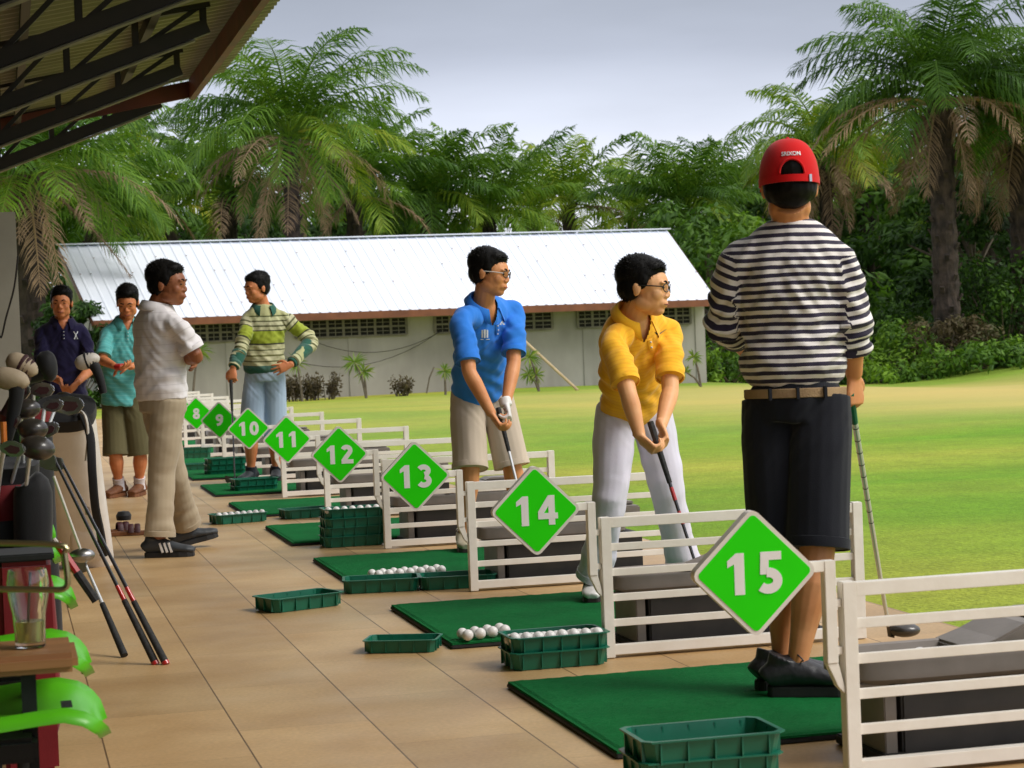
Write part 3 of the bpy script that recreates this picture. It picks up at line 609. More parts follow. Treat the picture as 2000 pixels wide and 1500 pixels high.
for k in range(15,-1,-1):
    y=FY(k); L=.96; Hh=.50; w=.038
    root=empty('bay_divider',(FX,y,0),'white slatted metal bay divider carrying the green number %d sign'%k if k>=8 else 'far white slatted bay divider, number %d from the building end, mostly hidden behind nearer ones'%k,'divider','bay dividers along the tee line')
    if k<8: root['label']='white slatted bay divider beyond the number 8 sign, %s of the far ones'%(['last','next to last','third from last','fourth from last','fifth from last','third','second','nearest'][k])
    e=.0012
    b=MB(); b.box((FX,y,Hh/2+.003),(w,w,Hh)); b.build('post','white_paint',root,bevel=.002)
    b=MB(); b.box((FX+L,y,Hh/2+.003),(w,w,Hh)); b.build('post','white_paint',root,bevel=.002)
    for j,z in enumerate([Hh-.017,.395,.305,.215,.125,.03]):
        hh=w-.003 if j in (0,5) else .026
        MB().box((FX+L/2,y,z),(L-w,w-.006 if j in(0,5) else .016,hh)).build('slat','white_paint',root,bevel=.0015)
    # bracket that carries the sign
    b=MB(); bx=FX-.05
    bz=.535; b.box((bx+.0,y-.002,.43),(.030,.03,.26)); b.prism([(bx-.015,.30),(bx+.015,.30),(bx+.03,.24),(bx+.03,.22),(bx+.012,.24)],lambda p:(p[0],y+.012,p[1]),lambda p:(p[0],y-.014,p[1])); b.box((bx-.035,y-.002,.546),(.06,.026,.027))
    b.box((bx+.022,y,.45),(.016,.02,.02)); b.box((bx+.022,y,.33),(.016,.02,.02))
    b.build('bracket','white_paint',root,bevel=.0015)
    sign_panel(root,bx-.205,y-.01,.543,k,TILT+rad(1.5*math.sin(k*2.3)))
    fences[k]=root
# mats
MX0=1.575; matl={}
for k in range(15,1,-1):
    y=FY(k)+.47; ln=1.24; wx=1.32
    jit=(random.random()-.5)*.03
    root=empty('tee_mat',(MX0+wx/2,y+ln/2,0),'green artificial turf tee mat on the floor in bay %d, behind its sign'%k,'mat','green tee mats')
    b=MB(); b.box((MX0+wx/2+jit,y+ln/2,.009),(wx,ln,.014)); b.build('rubber_base','rubber',root,bevel=.003)
    b=MB(); x0,x1,y0_,y1_=MX0+jit+.002,MX0+jit+wx-.002,y+.002,y+ln-.002; n_=60
    vs=[];
    for j in range(n_+1):
        for i in range(n_+1):
            x=x0+(x1-x0)*i/n_; yy=y0_+(y1_-y0_)*j/n_; ed=min(i,n_-i,j,n_-j); vs.append((x+random.uniform(-1,1)*.002,yy+random.uniform(-1,1)*.002,.0265+random.uniform(-.001,.001)-(.009 if ed==0 else 0)))
    nn=n_+1; b.add(vs,[(j*nn+i,j*nn+i+1,(j+1)*nn+i+1,(j+1)*nn+i) for j in range(n_) for i in range(n_)])
    b.box(((x0+x1)/2,(y0_+y1_)/2,.0175),(x1-x0-.004,y1_-y0_-.004,.010)); b.build('turf','astro',root)
# ball dispensers: dark housing, grey ball tray with rounded lip, raised hopper
def dispenser(root):
    b=MB(); b.box((.46,.19,.115),(.66,.28,.19)); b.build('housing','darkbox',root,bevel=.006)
    b=MB(); b.box((.10,.19,.105),(.035,.27,.17)); b.build('end_panel','greyplastic',root,bevel=.003)
    b=MB(); b.box((.45,.19,.016),(.76,.34,.028)); b.build('base_plate','rubber',root,bevel=.004)
    # tray with open top
    b=MB(); cx,cy=.36,.17; hx,hy=.36,.155
    def ringp(hx,hy,z,n=32):
        o=[]
        for i in range(n):
            a=2*PI*i/n; c_,s_=math.cos(a),math.sin(a); e=.35; o.append((cx+hx*math.copysign(abs(c_)**e,c_),cy+hy*math.copysign(abs(s_)**e,s_),z))
        return o
    rings=[ringp(hx-.03,hy-.025,.212),ringp(hx,hy,.228),ringp(hx,hy,.272),ringp(hx-.006,hy-.006,.278),ringp(hx-.018,hy-.018,.274),ringp(hx-.03,hy-.03,.235)]
    vs=[p for r_ in rings for p in r_]; n_=32
    b.add(vs,[(j*n_+i,j*n_+(i+1)%n_,(j+1)*n_+(i+1)%n_,(j+1)*n_+i) for j in range(5) for i in range(n_)]+[tuple(range(n_))[::-1],tuple(5*n_+i for i in range(n_))])
    b.build('ball_tray','greyplastic',root,smooth=True,ang=50)
    b=MB(); b.prism([(.40,.262),(.80,.262),(.80,.335),(.52,.335),(.44,.30),(.36,.275),(.36,.262)],lambda p:(p[0],.34,p[1]),lambda p:(p[0],.10,p[1])); b.prism([(.56,.337),(.79,.337),(.79,.352),(.60,.352)],lambda p:(p[0],.33,p[1]),lambda p:(p[0],.16,p[1])); b.build('hopper','greyplastic',root,bevel=.008)
    b=MB(); b.box((.055,.08,.21),(.10,.03,.012)); b.build('lever','greyplastic',root,bevel=.003)
d0=None
for k in range(15,2,-1):
    lab='grey topped ball dispenser behind the number %d bay divider'%k if k!=15 else 'grey topped ball dispenser with balls in its tray at the lower right'
    if d0 is None: d0=empty('ball_dispenser',(0,0,0),lab,'ball dispenser','ball dispensers behind the dividers'); dispenser(d0); d0.location=(FX+.06,FY(k)+.06,0)
    else: dup(d0,None,(FX+.06,FY(k)+.06,0),label=lab)
# green plastic trays
def tray(root,L=.36,Wt=.22,H=.062):
    b=MB()
    def rr(hx,hy,z):
        c=.02; return [(hx-c,-hy,z),(hx,-hy+c,z),(hx,hy-c,z),(hx-c,hy,z),(-hx+c,hy,z),(-hx,hy-c,z),(-hx,-hy+c,z),(-hx+c,-hy,z)]
    hx,hy=L/2,Wt/2; t=.006
    R_=[rr(hx-t-.018,hy-t-.018,.006),rr(hx-.018,hy-.018,0.001),rr(hx-.009,hy-.009,H-.004),rr(hx,hy,H-.004),rr(hx,hy,H),rr(hx-.012,hy-.012,H),rr(hx-t-.014,hy-t-.014,.006)]
    vs=[p for q in R_[1:] for p in q]; m_=len(R_)-1
    b.add(vs,[(j*8+i,j*8+(i+1)%8,(j+1)*8+(i+1)%8,(j+1)*8+i) for j in range(m_-1) for i in range(8)]+[tuple(range(8))[::-1],tuple((m_-1)*8+i for i in range(8))])
    for s in (-1,1):
        for i in range(5):
            x=-hx+.045+(L-.09)*i/4; b.box((x,s*(hy-.0105),H/2),(.004,.009,H-.010))
        for i in range(3):
            y=-hy+.04+(Wt-.08)*i/2; b.box((s*(hx-.0105),y,H/2),(.009,.004,H-.010))
    return b
tb0=tray(None); T0=tb0.build('ball_tray_box','traygreen'); T0me=T0.data; bpy.data.objects.remove(T0)
def put_tray(x,y,z,rz,label,group='green plastic ball trays',sc=1.):
    o=bpy.data.objects.new('ball_tray',T0me); C.objects.link(o); o.location=(x,y,z); o.rotation_euler=(0,0,rz); o.scale=(sc,)*3; tag(o,label,'tray',group); return o
def stack(px,py,rz,n,lab,dx=0,dy=0,sc=1.,z0=0.):
    g=G(px,py,z0); names={1:['%s'],2:['lower %s','upper %s'],3:['bottom %s','middle %s','top %s'],4:['bottom %s','second from bottom %s','third from bottom %s','top %s']}[n]
    for i in range(n):
        o=put_tray(g.x+dx+i*.004,g.y+dy+(i%2)*.006,z0+.001+i*.052*sc,rz+rad((i%3-1)*1.5),names[i]%lab,sc=sc)
    return g
stack(1374,1562,rad(-2),3,'green tray of the stack in the lower right foreground beside mat 15',dy=.02,sc=1.02)
g14=stack(1085,1299,rad(1),2,'green tray of the pair holding a row of balls left of divider 14',dy=.02)
gA=stack(788,1270,rad(-20),1,'small empty green tray alone on the tiles left of the ball row',sc=.78)
stack(583,1187,rad(23),1,'empty green tray standing by itself on the tiles farthest left of mat 13')
stack(745,1153,rad(-8),1,'empty green tray touching the front edge of mat 13')
stack(893,1146,rad(-6),1,'green tray just left of the post of divider 13')
g12=stack(690,1066,rad(2),4,'green tray of the tall pile holding balls left of divider 12',dy=.04)
g11=stack(465,1020,rad(14),1,'long low green tray filled with a row of balls on the tiles by mat 11')
stack(600,1010,rad(10),1,'green tray between mat 11 and divider 12')
g10=stack(497,962,rad(8),2,'green tray of the pair in front of the green striped man',dy=.03)
stack(440,930,rad(4),3,'green tray of the pile at the lower end of the black club',dy=.03)
stack(385,918,rad(4),1,'green tray beyond the white polo man')
stack(378,895,rad(2),2,'green tray of the farthest pile beside the white polo man')
# balls, every one its own thing
bb=MB().ell((0,0,0),.02135,n=20,m_=14).build('golf_ball','ball',smooth=True,ang=80); BME=bb.data; bpy.data.objects.remove(bb)
def ball(x,y,z,label,group):
    o=bpy.data.objects.new('golf_ball',BME); C.objects.link(o); o.location=(x,y,z+.02135); o.rotation_euler=(random.random()*6,random.random()*6,0); tag(o,label,'golf ball',group)
for i in range(8): ball(g14.x-.15+i*.0428,g14.y+.02-.045,.083+random.uniform(0,.003),'golf ball in the row of eight along the front of the tray by divider 14','balls in the tray by divider 14')
for i in range(8): ball(g14.x-.15+i*.0428+random.uniform(-.01,.01),g14.y+.02+.01,.074,'golf ball in the second row deeper in the tray by divider 14','balls deeper in the tray by divider 14')
g=G(908,1252,.027)
for i in range(4): ball(g.x+.012+i*.052,g.y-.0+i*.018,.027,'golf ball in the front line of the little group on mat 14','front balls on mat 14')
for i in range(4): ball(g.x+.002+i*.053,g.y+.05+i*.02,.027,'golf ball in the back line of the little group on mat 14','back balls on mat 14')
g=G(735,1131,.027)
for i in range(7):
    ball(g.x+.012+i*.052,g.y+i*.004,.027,'golf ball in the front line of the long double row on mat 13','front balls on mat 13')
    ball(g.x-.01+i*.054,g.y+.055+i*.006,.027,'golf ball in the back line of the long double row on mat 13','back balls on mat 13')
for i in range(7): ball(g12.x-.14+i*.046,g12.y-.03,.190,'golf ball along the top of the tall tray pile by divider 12','balls on the tray pile by divider 12')
c,s=math.cos(rad(14)),math.sin(rad(14))
for i in range(8):
    u=-.15+i*.043; ball(g11.x+u*c+.05*s,g11.y+u*s-.05*c,.036,'golf ball in the long low tray on the tiles by mat 11','balls in the tray by mat 11')
for i,(px,py) in enumerate(((1788,1292),(1808,1290),(1826,1291),(1842,1288),(1797,1286))):
    g=G(px,py,.25); ball(g.x,min(max(g.y,FY(15)+.12),FY(15)+.33),.238,'white ball lying in the grey dispenser tray at the lower right','balls in the grey dispenser tray')
# ---------------------------------------------------------------- people
def skinmat(name,c,c2): return mat(name,c,.5,c2,14,5,.3,.7,bump=.12,bscale=90,bdist=.003,sub=.08,spec=.4)
M['skin_tan']=skinmat('skin tan',(.72,.32,.135),(.61,.24,.09))
M['skin_dark']=skinmat('skin dark',(.34,.125,.052),(.26,.085,.034))
M['skin_red']=skinmat('skin ruddy',(.68,.26,.11),(.56,.18,.07))
M['skin_light']=skinmat('skin light',(.86,.46,.22),(.77,.36,.155))
M['hair']=mat('black hair',(.004,.0035,.0035),.5,(.008,.007,.006),60,3,bump=.25,bscale=150,bdist=.002,stretch=(1,1,.35),spec=.12)
M['eye']=mat('eye',(.012,.008,.006),.2); M['lip']=mat('lips',(.30,.07,.05),.5)
M['black_plastic']=mat('black plastic',(.012,.012,.013),.35); M['chrome']=mat('polished steel',(.55,.55,.56),.22,metal=1.)
M['glass']=mat('clear glass',(1,1,1),.02,trans=1.)
def cloth(name,c,c2=None,sc=3.,b=.35,rough=.9): return mat(name,c,rough,c2 or tuple(x*.85 for x in c),sc,5,.3,.7,bump=b,bscale=260,bdist=.002,sheen=.15,spec=.2)
def finish(mb,name,material,parent,voxel=.006,smooth=2,wr=0.,wf=9.,attr=None,stretch=(1,1,1),folds=None,close=True):
    """join the lofts into one closed skin, smooth it and press cloth folds into it"""
    off=world_loc(parent); me=bpy.data.meshes.new(name); me.from_pydata([(x-off.x,y-off.y,z-off.z) for x,y,z in mb.v],[],mb.f); me.update()
    bm=bmesh.new(); bm.from_mesh(me); bmesh.ops.recalc_face_normals(bm,faces=bm.faces); bm.to_mesh(me); bm.free()
    o=bpy.data.objects.new(name,me); C.objects.link(o)
    r=o.modifiers.new('r','REMESH'); r.mode='VOXEL'; r.voxel_size=voxel; r.use_smooth_shade=True
    if smooth: s=o.modifiers.new('s','SMOOTH'); s.iterations=smooth; s.factor=.6
    dg=bpy.context.evaluated_depsgraph_get(); me2=bpy.data.meshes.new_from_object(o.evaluated_get(dg)); o.modifiers.clear(); o.data=me2; bpy.data.meshes.remove(me); me2.name=name
    nv=len(me2.vertices); co=np.empty(nv*3); me2.vertices.foreach_get('co',co); co=co.reshape(-1,3)
    if wr or folds:
        no=np.empty(nv*3); me2.vertices.foreach_get('normal',no); no=no.reshape(-1,3); d=np.zeros(nv)
        for i in range(nv):
            p=V((co[i,0]*stretch[0],co[i,1]*stretch[1],co[i,2]*stretch[2]))
            w=noise.noise_vector(p*3.)*.12
            q=(p+w)*wf; a=noise.noise(q); b_=noise.noise(q*2.3+V((7,3,1)))
            d[i]=wr*((1-abs(a)*2.2)*.7+b_*.45)
            if folds:
                for (c,u,rr,amp,fr) in folds:
                    e=V(co[i])+off-V(c); L=e.length
                    if L<rr:
                        ud=V(u); a_=e.dot(ud); q=(e-ud*a_)*7.+ud*(a_*fr*.55); d[i]+=amp*2.2*noise.noise(q+V((c[0]*5,3,1)))*(1-L/rr)**.6
        co+=no*d[:,None]; me2.vertices.foreach_set('co',co.ravel())
    if attr:
        vals=np.empty(nv)
        for i in range(nv): vals[i]=attr(V(co[i])+off)
        a=me2.attributes.new('vv','FLOAT','POINT'); a.data.foreach_set('value',vals)
    me2.materials.clear(); me2.materials.append(M[material] if isinstance(material,str) else material)
    me2.polygons.foreach_set('use_smooth',[True]*len(me2.polygons)); me2.update(); o.parent=parent
    return o
def seg(p,a,b):
    ab=b-a; t=max(0,min(1,(p-a).dot(ab)/ab.length_squared)); return (p-(a+ab*t)).length,t
def hand(b,w,d,palm,size=1.,curl=.5,flip=1,spread=.06,tcurl=.4):
    """w wrist, d direction of the fingers, palm = palm normal"""
    d=d.normalized(); palm=(palm-d*palm.dot(d)).normalized(); x=d.cross(palm)*flip; s=size
    b.loft([w-d*.03*s,w+d*.012*s,w+d*.05*s,w+d*.088*s],[(.024*s,.019*s),(.030*s,.017*s),(.041*s,.015*s),(.040*s,.012*s)],side=x,n=12,sub=2)
    for i,(o_,L) in enumerate(((.031,.072),(.0105,.082),(-.0105,.076),(-.030,.060))):
        a=w+d*(.080-abs(i-1.2)*.004)*s+x*o_*s; dr=(d+x*spread*(1.5-i)).normalized(); pts=[a-dr*.02*s,a]; ang=0.; p=a
        for j,fr in enumerate((.45,.32,.25)):
            ang+=curl*(1.15,1.25,.7)[j]*(1+.06*i); q=dr*math.cos(ang)+palm*math.sin(ang); p=p+q*L*fr*s; pts.append(p)
        b.loft(pts,[.0098*s,.0096*s,.0088*s,.0082*s,.0066*s],side=x,n=8,sub=2)
    a=w+d*.022*s+x*.026*s; t1=(d*.55+x*.75+palm*.35).normalized(); t2=(d*.85+x*(.45-.5*tcurl)+palm*(.2+tcurl)).normalized(); t3=(d*.9+x*(.2-tcurl)+palm*(.2+tcurl)).normalized()
    p1=a+t1*.030*s; p2=p1+t2*.032*s; p3=p2+t3*.026*s; b.loft([a-t1*.012*s,a,p1,p2,p3],[.014*s,.0145*s,.0125*s,.0108*s,.008*s],side=palm,n=8,sub=2)
def head(b,c,R,s):
    """R columns: side(left of the person), forward, up"""
    def e(p,r,Q=None): b.ell(c+R@(V(p)*s),tuple(x*s for x in r),R@Q if Q else R,n=18,m_=14)
    e((0,-.018,.040),(.077,.095,.080)); e((0,.020,.015),(.070,.078,.075)); e((0,.028,-.035),(.063,.062,.077)); e((0,.052,-.090),(.030,.034,.024))
    for sx in (-1,1):
        e((sx*.040,.010,-.062),(.024,.044,.034)); e((sx*.034,.054,-.028),(.028,.029,.032)); e((sx*.028,.083,.020),(.026,.012,.008))
        e((sx*.076,-.012,-.012),(.009,.016,.027),Matrix.Rotation(rad(-14),3,'X')); e((sx*.080,-.018,-.002),(.006,.014,.019)); e((sx*.0125,.092,-.034),(.0095,.010,.008)); e((sx*.031,.078,.000),(.0135,.010,.009))
    b.loft([c+R@(V(p)*s) for p in ((0,.078,.012),(0,.088,-.008),(0,.098,-.026),(0,.093,-.036))],[.0075*s,.0095*s,.0125*s,.0095*s],side=R@V((1,0,0)),n=8,sub=2)
    e((0,.088,-.060),(.023,.012,.0065)); e((0,.085,-.072),(.019,.012,.0075)); e((0,.070,-.060),(.034,.027,.026)); e((0,.050,-.050),(.050,.036,.040))
def frame(fwd,up=V((0,0,1)),roll=0.):
    f=fwd.normalized(); s=up.cross(f)*-1; s=(f.cross(up)).normalized(); u=s.cross(f).normalized()
    R=Matrix((s,f,u)).transposed(); return R@Matrix.Rotation(roll,3,'Y')
def hair(parent,c,R,s,style='short',seed=1,front=.062,back=-.06):
    rng=random.Random(seed); b=MB()
    def e(p,r): b.ell(c+R@(V(p)*s),tuple(x*s for x in r),R,n=20,m_=14)
    e((0,-.026,.056),(.086,.102,.084)); e((0,-.050,.000),(.074,.066,.064)); e((0,.022,.082),(.068,.062,.042))
    for sx in (-1,1): e((sx*.066,-.002,.030),(.017,.034,.040)); e((sx*.062,-.040,.0),(.018,.036,.055))
    o=finish(b,'hair','hair',parent,.005,3,wr=.0008,wf=26,stretch=(1,1,.5))
    # short locks that break the outline
    t=MB()
    me=o.data; off=world_loc(o); vs=me.vertices
    for i in range(2200):
        v=vs[rng.randrange(len(vs))]; p=V(v.co)+off; n_=V(v.normal); q=R.transposed()@(p-c)/s
        if q.z<-.02 and q.y>-.03: continue
        d=(n_*.22+R@V((0,1.0 if q.y>.0 else -.2,.05 if q.z>.07 else -.9))+V((rng.uniform(-.25,.25),rng.uniform(-.25,.25),rng.uniform(-.2,.2)))).normalized(); L=rng.uniform(.006,.012)*s; w=n_.cross(d).normalized()*.0028*s
        t.add([p-w-n_*.003,p+w-n_*.003,p+d*L],[(0,1,2)])
    t.nonorm=True; k=t.build('hair_strands','hair',o)
    return o
def face_bits(parent,c,R,s,smile=False,brow=True):
    for sx in (-1,1): b=MB(); b.ell(c+R@(V((sx*.031,.0850,.0005))*s),(.0115*s,.006*s,.0042*s),R,n=10,m_=8); b.build('eye','eye',parent,smooth=True)
    for sx in (-1,1): b=MB(); b.loft([c+R@(V((sx*x,y,z))*s) for x,y,z in ((.014,.0965,.0195),(.030,.094,.0265),(.047,.082,.021))],[(.0035*s,.004*s),(.004*s,.004*s),(.002*s,.002*s)],n=6,sub=3); b.build('eyebrow','hair',parent,smooth=True)
    b=MB(); b.loft([c+R@(V((x,y,-.066))*s) for x,y in ((-.022,.091),(0,.100),(.022,.091))],[(.002*s,.0015*s),(.0045*s,.0035*s if not smile else .006*s),(.002*s,.0015*s)],n=6,sub=3); b.build('mouth','lip',parent,smooth=True)
def glasses(parent,c,R,s,frame_m,arm_m):
    g=MB()
    for sx in (-1,1):
        pts=[c+R@(V((sx*.033+.024*math.cos(a),.103-.012*abs((sx*.033+.024*math.cos(a))/.057)**2,.000+.017*math.sin(a)))*s) for a in [2*PI*i/14 for i in range(15)]]; g.tube(pts,.0022*s,n=6)
    g.tube([c+R@(V((x,.104,.004))*s) for x in (-.010,0,.010)],.002*s,n=6)
    o=g.build('glasses',frame_m,parent,smooth=True)
    g=MB()
    for sx in (-1,1): g.tube([c+R@(V(p)*s) for p in ((sx*.057,.092,.004),(sx*.074,.05,.006),(sx*.081,-.012,.006),(sx*.080,-.03,-.006))],.0026*s,n=6)
    g.build('temple_arm',arm_m,o,smooth=True)
def shoe(parent,toe_dir,ank,s,upper,sole,name='shoe',ground=0.,stripe=None,laces=None):
    d=V((toe_dir.x,toe_dir.y,toe_dir.z)).normalized(); x=d.cross(V((0,0,1))).normalized(); up=x.cross(d); base=V((ank.x,ank.y,ground))
    root_p=base
    b=MB(); L=[(-.085,.034,.030,.036),(-.07,.038,.040,.045),(-.02,.040,.052,.056),(.05,.044,.040,.040),(.11,.050,.029,.030),(.155,.046,.024,.025),(.185,.028,.016,.020)]
    b.loft([base+d*(a*s)+up*((h+.014)*s) for a,w,h,c in L],[(w*s,c*s*.86) for a,w,h,c in L],side=x,n=16,sub=3)
    b.loft([base+d*(-.045*s)+up*.05*s,base+d*(-.035*s)+up*.092*s,base+d*(-.03*s)+up*.105*s],[(.036*s,.045*s),(.036*s,.046*s),(.038*s,.048*s)],side=x,n=14)
    # cut flat at the sole
    o=finish(b,name,upper,parent,.005,2,wr=.001,wf=25)
    b=MB(); pl=[]
    for a,w in ((-.083,.018),(-.072,.031),(-.02,.037),(.05,.041),(.11,.048),(.155,.042),(.183,.022)): pl.append((a,w))
    poly=[(a,w) for a,w in pl]+[(a,-w) for a,w in pl[::-1]]
    b.prism([(p[0]*s,p[1]*s) for p in poly],lambda p:base+d*p[0]+x*p[1]-up*.001,lambda p:base+d*p[0]*.99+x*p[1]*.98+up*.028*s)
    so=b.build('sole',sole,o,bevel=.003)
    if stripe:
        for sx in (-1,1):
            b=MB()
            for k in range(3):
                a=(.025+k*.024)*s; 
                b.bar(base+d*a+x*sx*(.049*s)+up*.028*s,base+d*(a-.018*s)+x*sx*(.036*s)+up*.078*s,.011*s,.009*s,up=x)
            b.build('three_stripes',stripe,o)
    if laces:
        b=MB()
        for k in range(5):
            a=(.015+k*.018)*s; z=(.086-k*.0085)*s; b.tube([base+d*a-x*.024*s+up*(z-.010*s),base+d*(a+.004)+up*(z+.004*s),base+d*a+x*.024*s+up*(z-.010*s)],.0028*s,n=5,sub=2)
        p=base+d*.0*s+up*.098*s; 
        for sx in (-1,1): b.tube([p,p+x*sx*.02*s+up*.02*s,p+x*sx*.04*s+d*.02+up*.004*s,p+x*sx*.02*s+d*.012,p],.0022*s,n=5,sub=3)
        b.build('laces',laces,o)
    return o
def band(q,dr,r,side,name,material,parent,w,off=None):
    """open turned edge of a sleeve or trouser leg"""
    b=MB(); n=26; rg=[(-w*1.0,-.0035),(-w*.9,.0018),(.0,.0030),(.0045,.0022),(.0045,-.0025),(-.012,-.004)]
    pts=[]; x=V(side)-dr*V(side).dot(dr); x.normalize(); y=dr.cross(x); vs=[]
    for a_,g_ in rg:
        for k in range(n): t=2*PI*k/n; vs.append(q+dr*a_+x*((r[0]+g_)*math.cos(t))+y*((r[1]+g_)*math.sin(t)))
    b.add(vs,[(i*n+k,i*n+(k+1)%n,(i+1)*n+(k+1)%n,(i+1)*n+k) for i in range(5) for k in range(n)])
    o=b.build(name,material,parent,smooth=True,ang=50)
    if off is not None:
        at=o.data.attributes.new('vv','FLOAT','POINT'); at.data.foreach_set('value',[off]*len(o.data.vertices))
    return o
def collar(parent,nb,ch,f,sd_,s,material,name='collar',r=.078):
    """folded polo collar round the neck: nb neck base, f chest forward, sd_ side"""
    up=(nb-ch).normalized(); b=MB(); n=40; vs=[]
    for row,(rr,z) in enumerate(((.98,.036),(1.08,.034),(1.44,-.008),(1.40,-.018),(1.04,.016),(.94,-.01))):
        for i in range(n+1):
            a=rad(28)+ (2*PI-rad(56))*i/n     # open at the front
            fx,sx=math.cos(a),math.sin(a); e=min(i,n-i)/5.; pt=max(0,1-e)
            z_=z-.028*(fx*.5+.5)*1.3-(.030*pt if row in (2,3) else 0)
            vs.append(nb+up*(z_*s)+f*(fx*r*s*(rr+(.10*pt if row in (2,3) else 0))+.010*s)+sd_*(sx*r*s*rr*1.02))
    m_=n+1; b.add(vs,[(j*m_+i,j*m_+i+1,(j+1)*m_+i+1,(j+1)*m_+i) for j in range(5) for i in range(n)]+[(5*m_+i,5*m_+i+1,i+1,i) for i in range(n)])
    return b.build(name,material,parent,smooth=True,ang=60)
def person(spec):
    J=spec['J']; s=spec.get('s',1.); j={k:P(*v) for k,v in J.items()}
    for a in ('L','R'):
        if 'ank'+a in j and spec.get('ground',True): pass
    base=V((j['hip'].x,j['hip'].y,0)); root=empty('person',base,spec['label'],'person')
    nb=j['neck']; hd=j['head']; hip=j['hip']; shL,shR=j['shL'],j['shR']; sd_=(shL-shR); sd_=sd_.normalized(); spine=(nb-hip).normalized()
    f=sd_.cross(spine)*-1; f=(spine.cross(sd_)).normalized()*1.
    # person's left minus right, up: forward = up x left... make it agree with the spec hint
    if f.dot(spec['face'])<0: f=-f
    hipsd=spec.get('hipside',sd_); ch=hip.lerp(nb,.62); wa=hip.lerp(nb,.30)
    B=spec.get('build',1.); vox=spec.get('vox',.006)
    hs=spec.get('hs',1.); R=frame(spec['look'],spec.get('up',V((0,0,1))),spec.get('roll',0.))
    # ---- body: one continuous skin
    b=MB()
    b.loft([hip-spine*.06*s,hip,wa,ch,nb-spine*.05*s,nb],[(.12*s,.09*s),(.13*s,.09*s),(.11*B*s,.08*B*s),(.11*s,.095*s),(.078*s,.078*s),(.054*s,.056*s)],side=sd_,n=16,sub=3)
    nk=hd+R@(V((0,-.012,-.045))*hs); b.loft([nb-spine*.03*s,nb+(nk-nb)*.5,nk],[(.062*s,.060*s),(.054*hs,.056*hs),(.054*hs,.060*hs)],side=sd_,n=14,sub=2)
    head(b,hd,R,hs)
    for a,sg in (('L',1),('R',-1)):
        sh,el,wr=j['sh'+a],j['el'+a],j['wr'+a]
        b.loft([sh+(nb-sh)*.30-spine*.05*s,sh-spine*.035*s,sh.lerp(el,.35),sh.lerp(el,.85),el,el.lerp(wr,.25),el.lerp(wr,.7),wr],[.032*s,.034*s,.040*s*B,.040*s,.038*s,.040*s,.031*s,(.026*s)],n=14,sub=2,side=f)
        hnd=spec['hand'+a]; hand(b,wr,hnd['d'],hnd['p'],s*1.0,hnd.get('curl',.5),hnd.get('flip',sg),hnd.get('spread',.05),hnd.get('tc',.4))
        hj=hip+hipsd*(.085*s*sg)-spine*.03; kn,an=j['kn'+a],j['an'+a]
        b.loft([hj,hj.lerp(kn,.3),hj.lerp(kn,.8),kn,kn.lerp(an,.28),kn.lerp(an,.68),an,an-V((0,0,.02))],[.068*s,.070*s,.056*s,.053*s,(.058*s,.063*s),(.039*s,.041*s),(.029*s,.034*s),(.026*s,.028*s)],n=14,sub=2,side=hipsd)
    body=finish(b,'body',spec['skin'],root,spec.get('bvox',.005),4)
    # ---- head dressing
    if spec.get('hair',True): hair(root,hd,R,hs,seed=len(root.name)+int(hd.x*10))
    face_bits(root,hd,R,hs,spec.get('smile',False))
    if 'glasses' in spec: glasses(root,hd,R,hs,*spec['glasses'])
    # ---- shirt
    T=spec['shirt']; hem=hip-spine*T.get('hem',.05)*s; W_=T.get('w',1.); 
    b=MB()
    sp_=[hem,hem+spine*.05*s,wa,hip.lerp(nb,.48),ch+spine*.03*s,nb-spine*.085*s,nb-spine*.035*s,nb+spine*.002*s]
    rr=[(.165*W_,.130*W_),(.170*W_,.135*W_),(.162*W_,.128*W_),(.166*W_,.126*W_),(.178*W_,.122),(.168*W_,.104),(.118,.084),(.066,.066)]
    if T.get('blouse'): rr[0]=(.135*W_,.105*W_); rr[1]=(.172*W_,.14*W_)
    b.loft(sp_,[(x*s,y*s) for x,y in rr],side=sd_,n=24,sub=4)
    bones=[]; ends=[]
    for a in 'LR':
        sh,el,wr=j['sh'+a],j['el'+a],j['wr'+a]; k=T['sleeve']; o_=(sh-nb)
        pts=[nb+o_*.42-spine*.05*s,sh-spine*.026*s]
        kk=T.get('sleeveR',k) if a=='R' else k
        aw=T.get('aw',1.)
        if kk<=1: pts+=[sh.lerp(el,kk*.5),sh.lerp(el,kk)]; rs=[.058*s,.057*s,.058*aw*s,.063*aw*s]
        else: pts+=[sh.lerp(el,.5),el,el.lerp(wr,(kk-1)*.55),el.lerp(wr,kk-1)]; rs=[.062*s,.061*s,.060*aw*s,.059*aw*s,.056*aw*s,.050*aw*s]
        b.loft(pts,rs,n=18,sub=3,side=f); bones.append((sh,el,wr)); ends.append((pts[-1],(pts[-1]-pts[-2]).normalized(),rs[-1]))
    def attr(p):
        dt,tt=seg(p,hem,nb); best=(dt-.10*s, (p-hem).dot(spine))
        for sh,el,wr in bones:
            d1,t1=seg(p,sh+(nb-sh)*.1,el); d2,t2=seg(p,el,wr)
            L=(el-sh).length
            v0=(sh-hem).dot(spine)
            bis=((el-sh).normalized()+(wr-el).normalized()).normalized(); al=(p-el).dot(bis); wq=max(0.,1-(p-el).length/.16); wq=min(1.,wq*1.6)
            if d1<d2: c=[d1+.005 if t1>.12 else d1+.06,v0-t1*L]
            else: c=[d2,v0-L-t2*(wr-el).length]
            c[1]=c[1]*(1-wq)+(v0-L-al)*wq
            if c[0]<best[0]: best=c
        return best[1]
    folds=[]
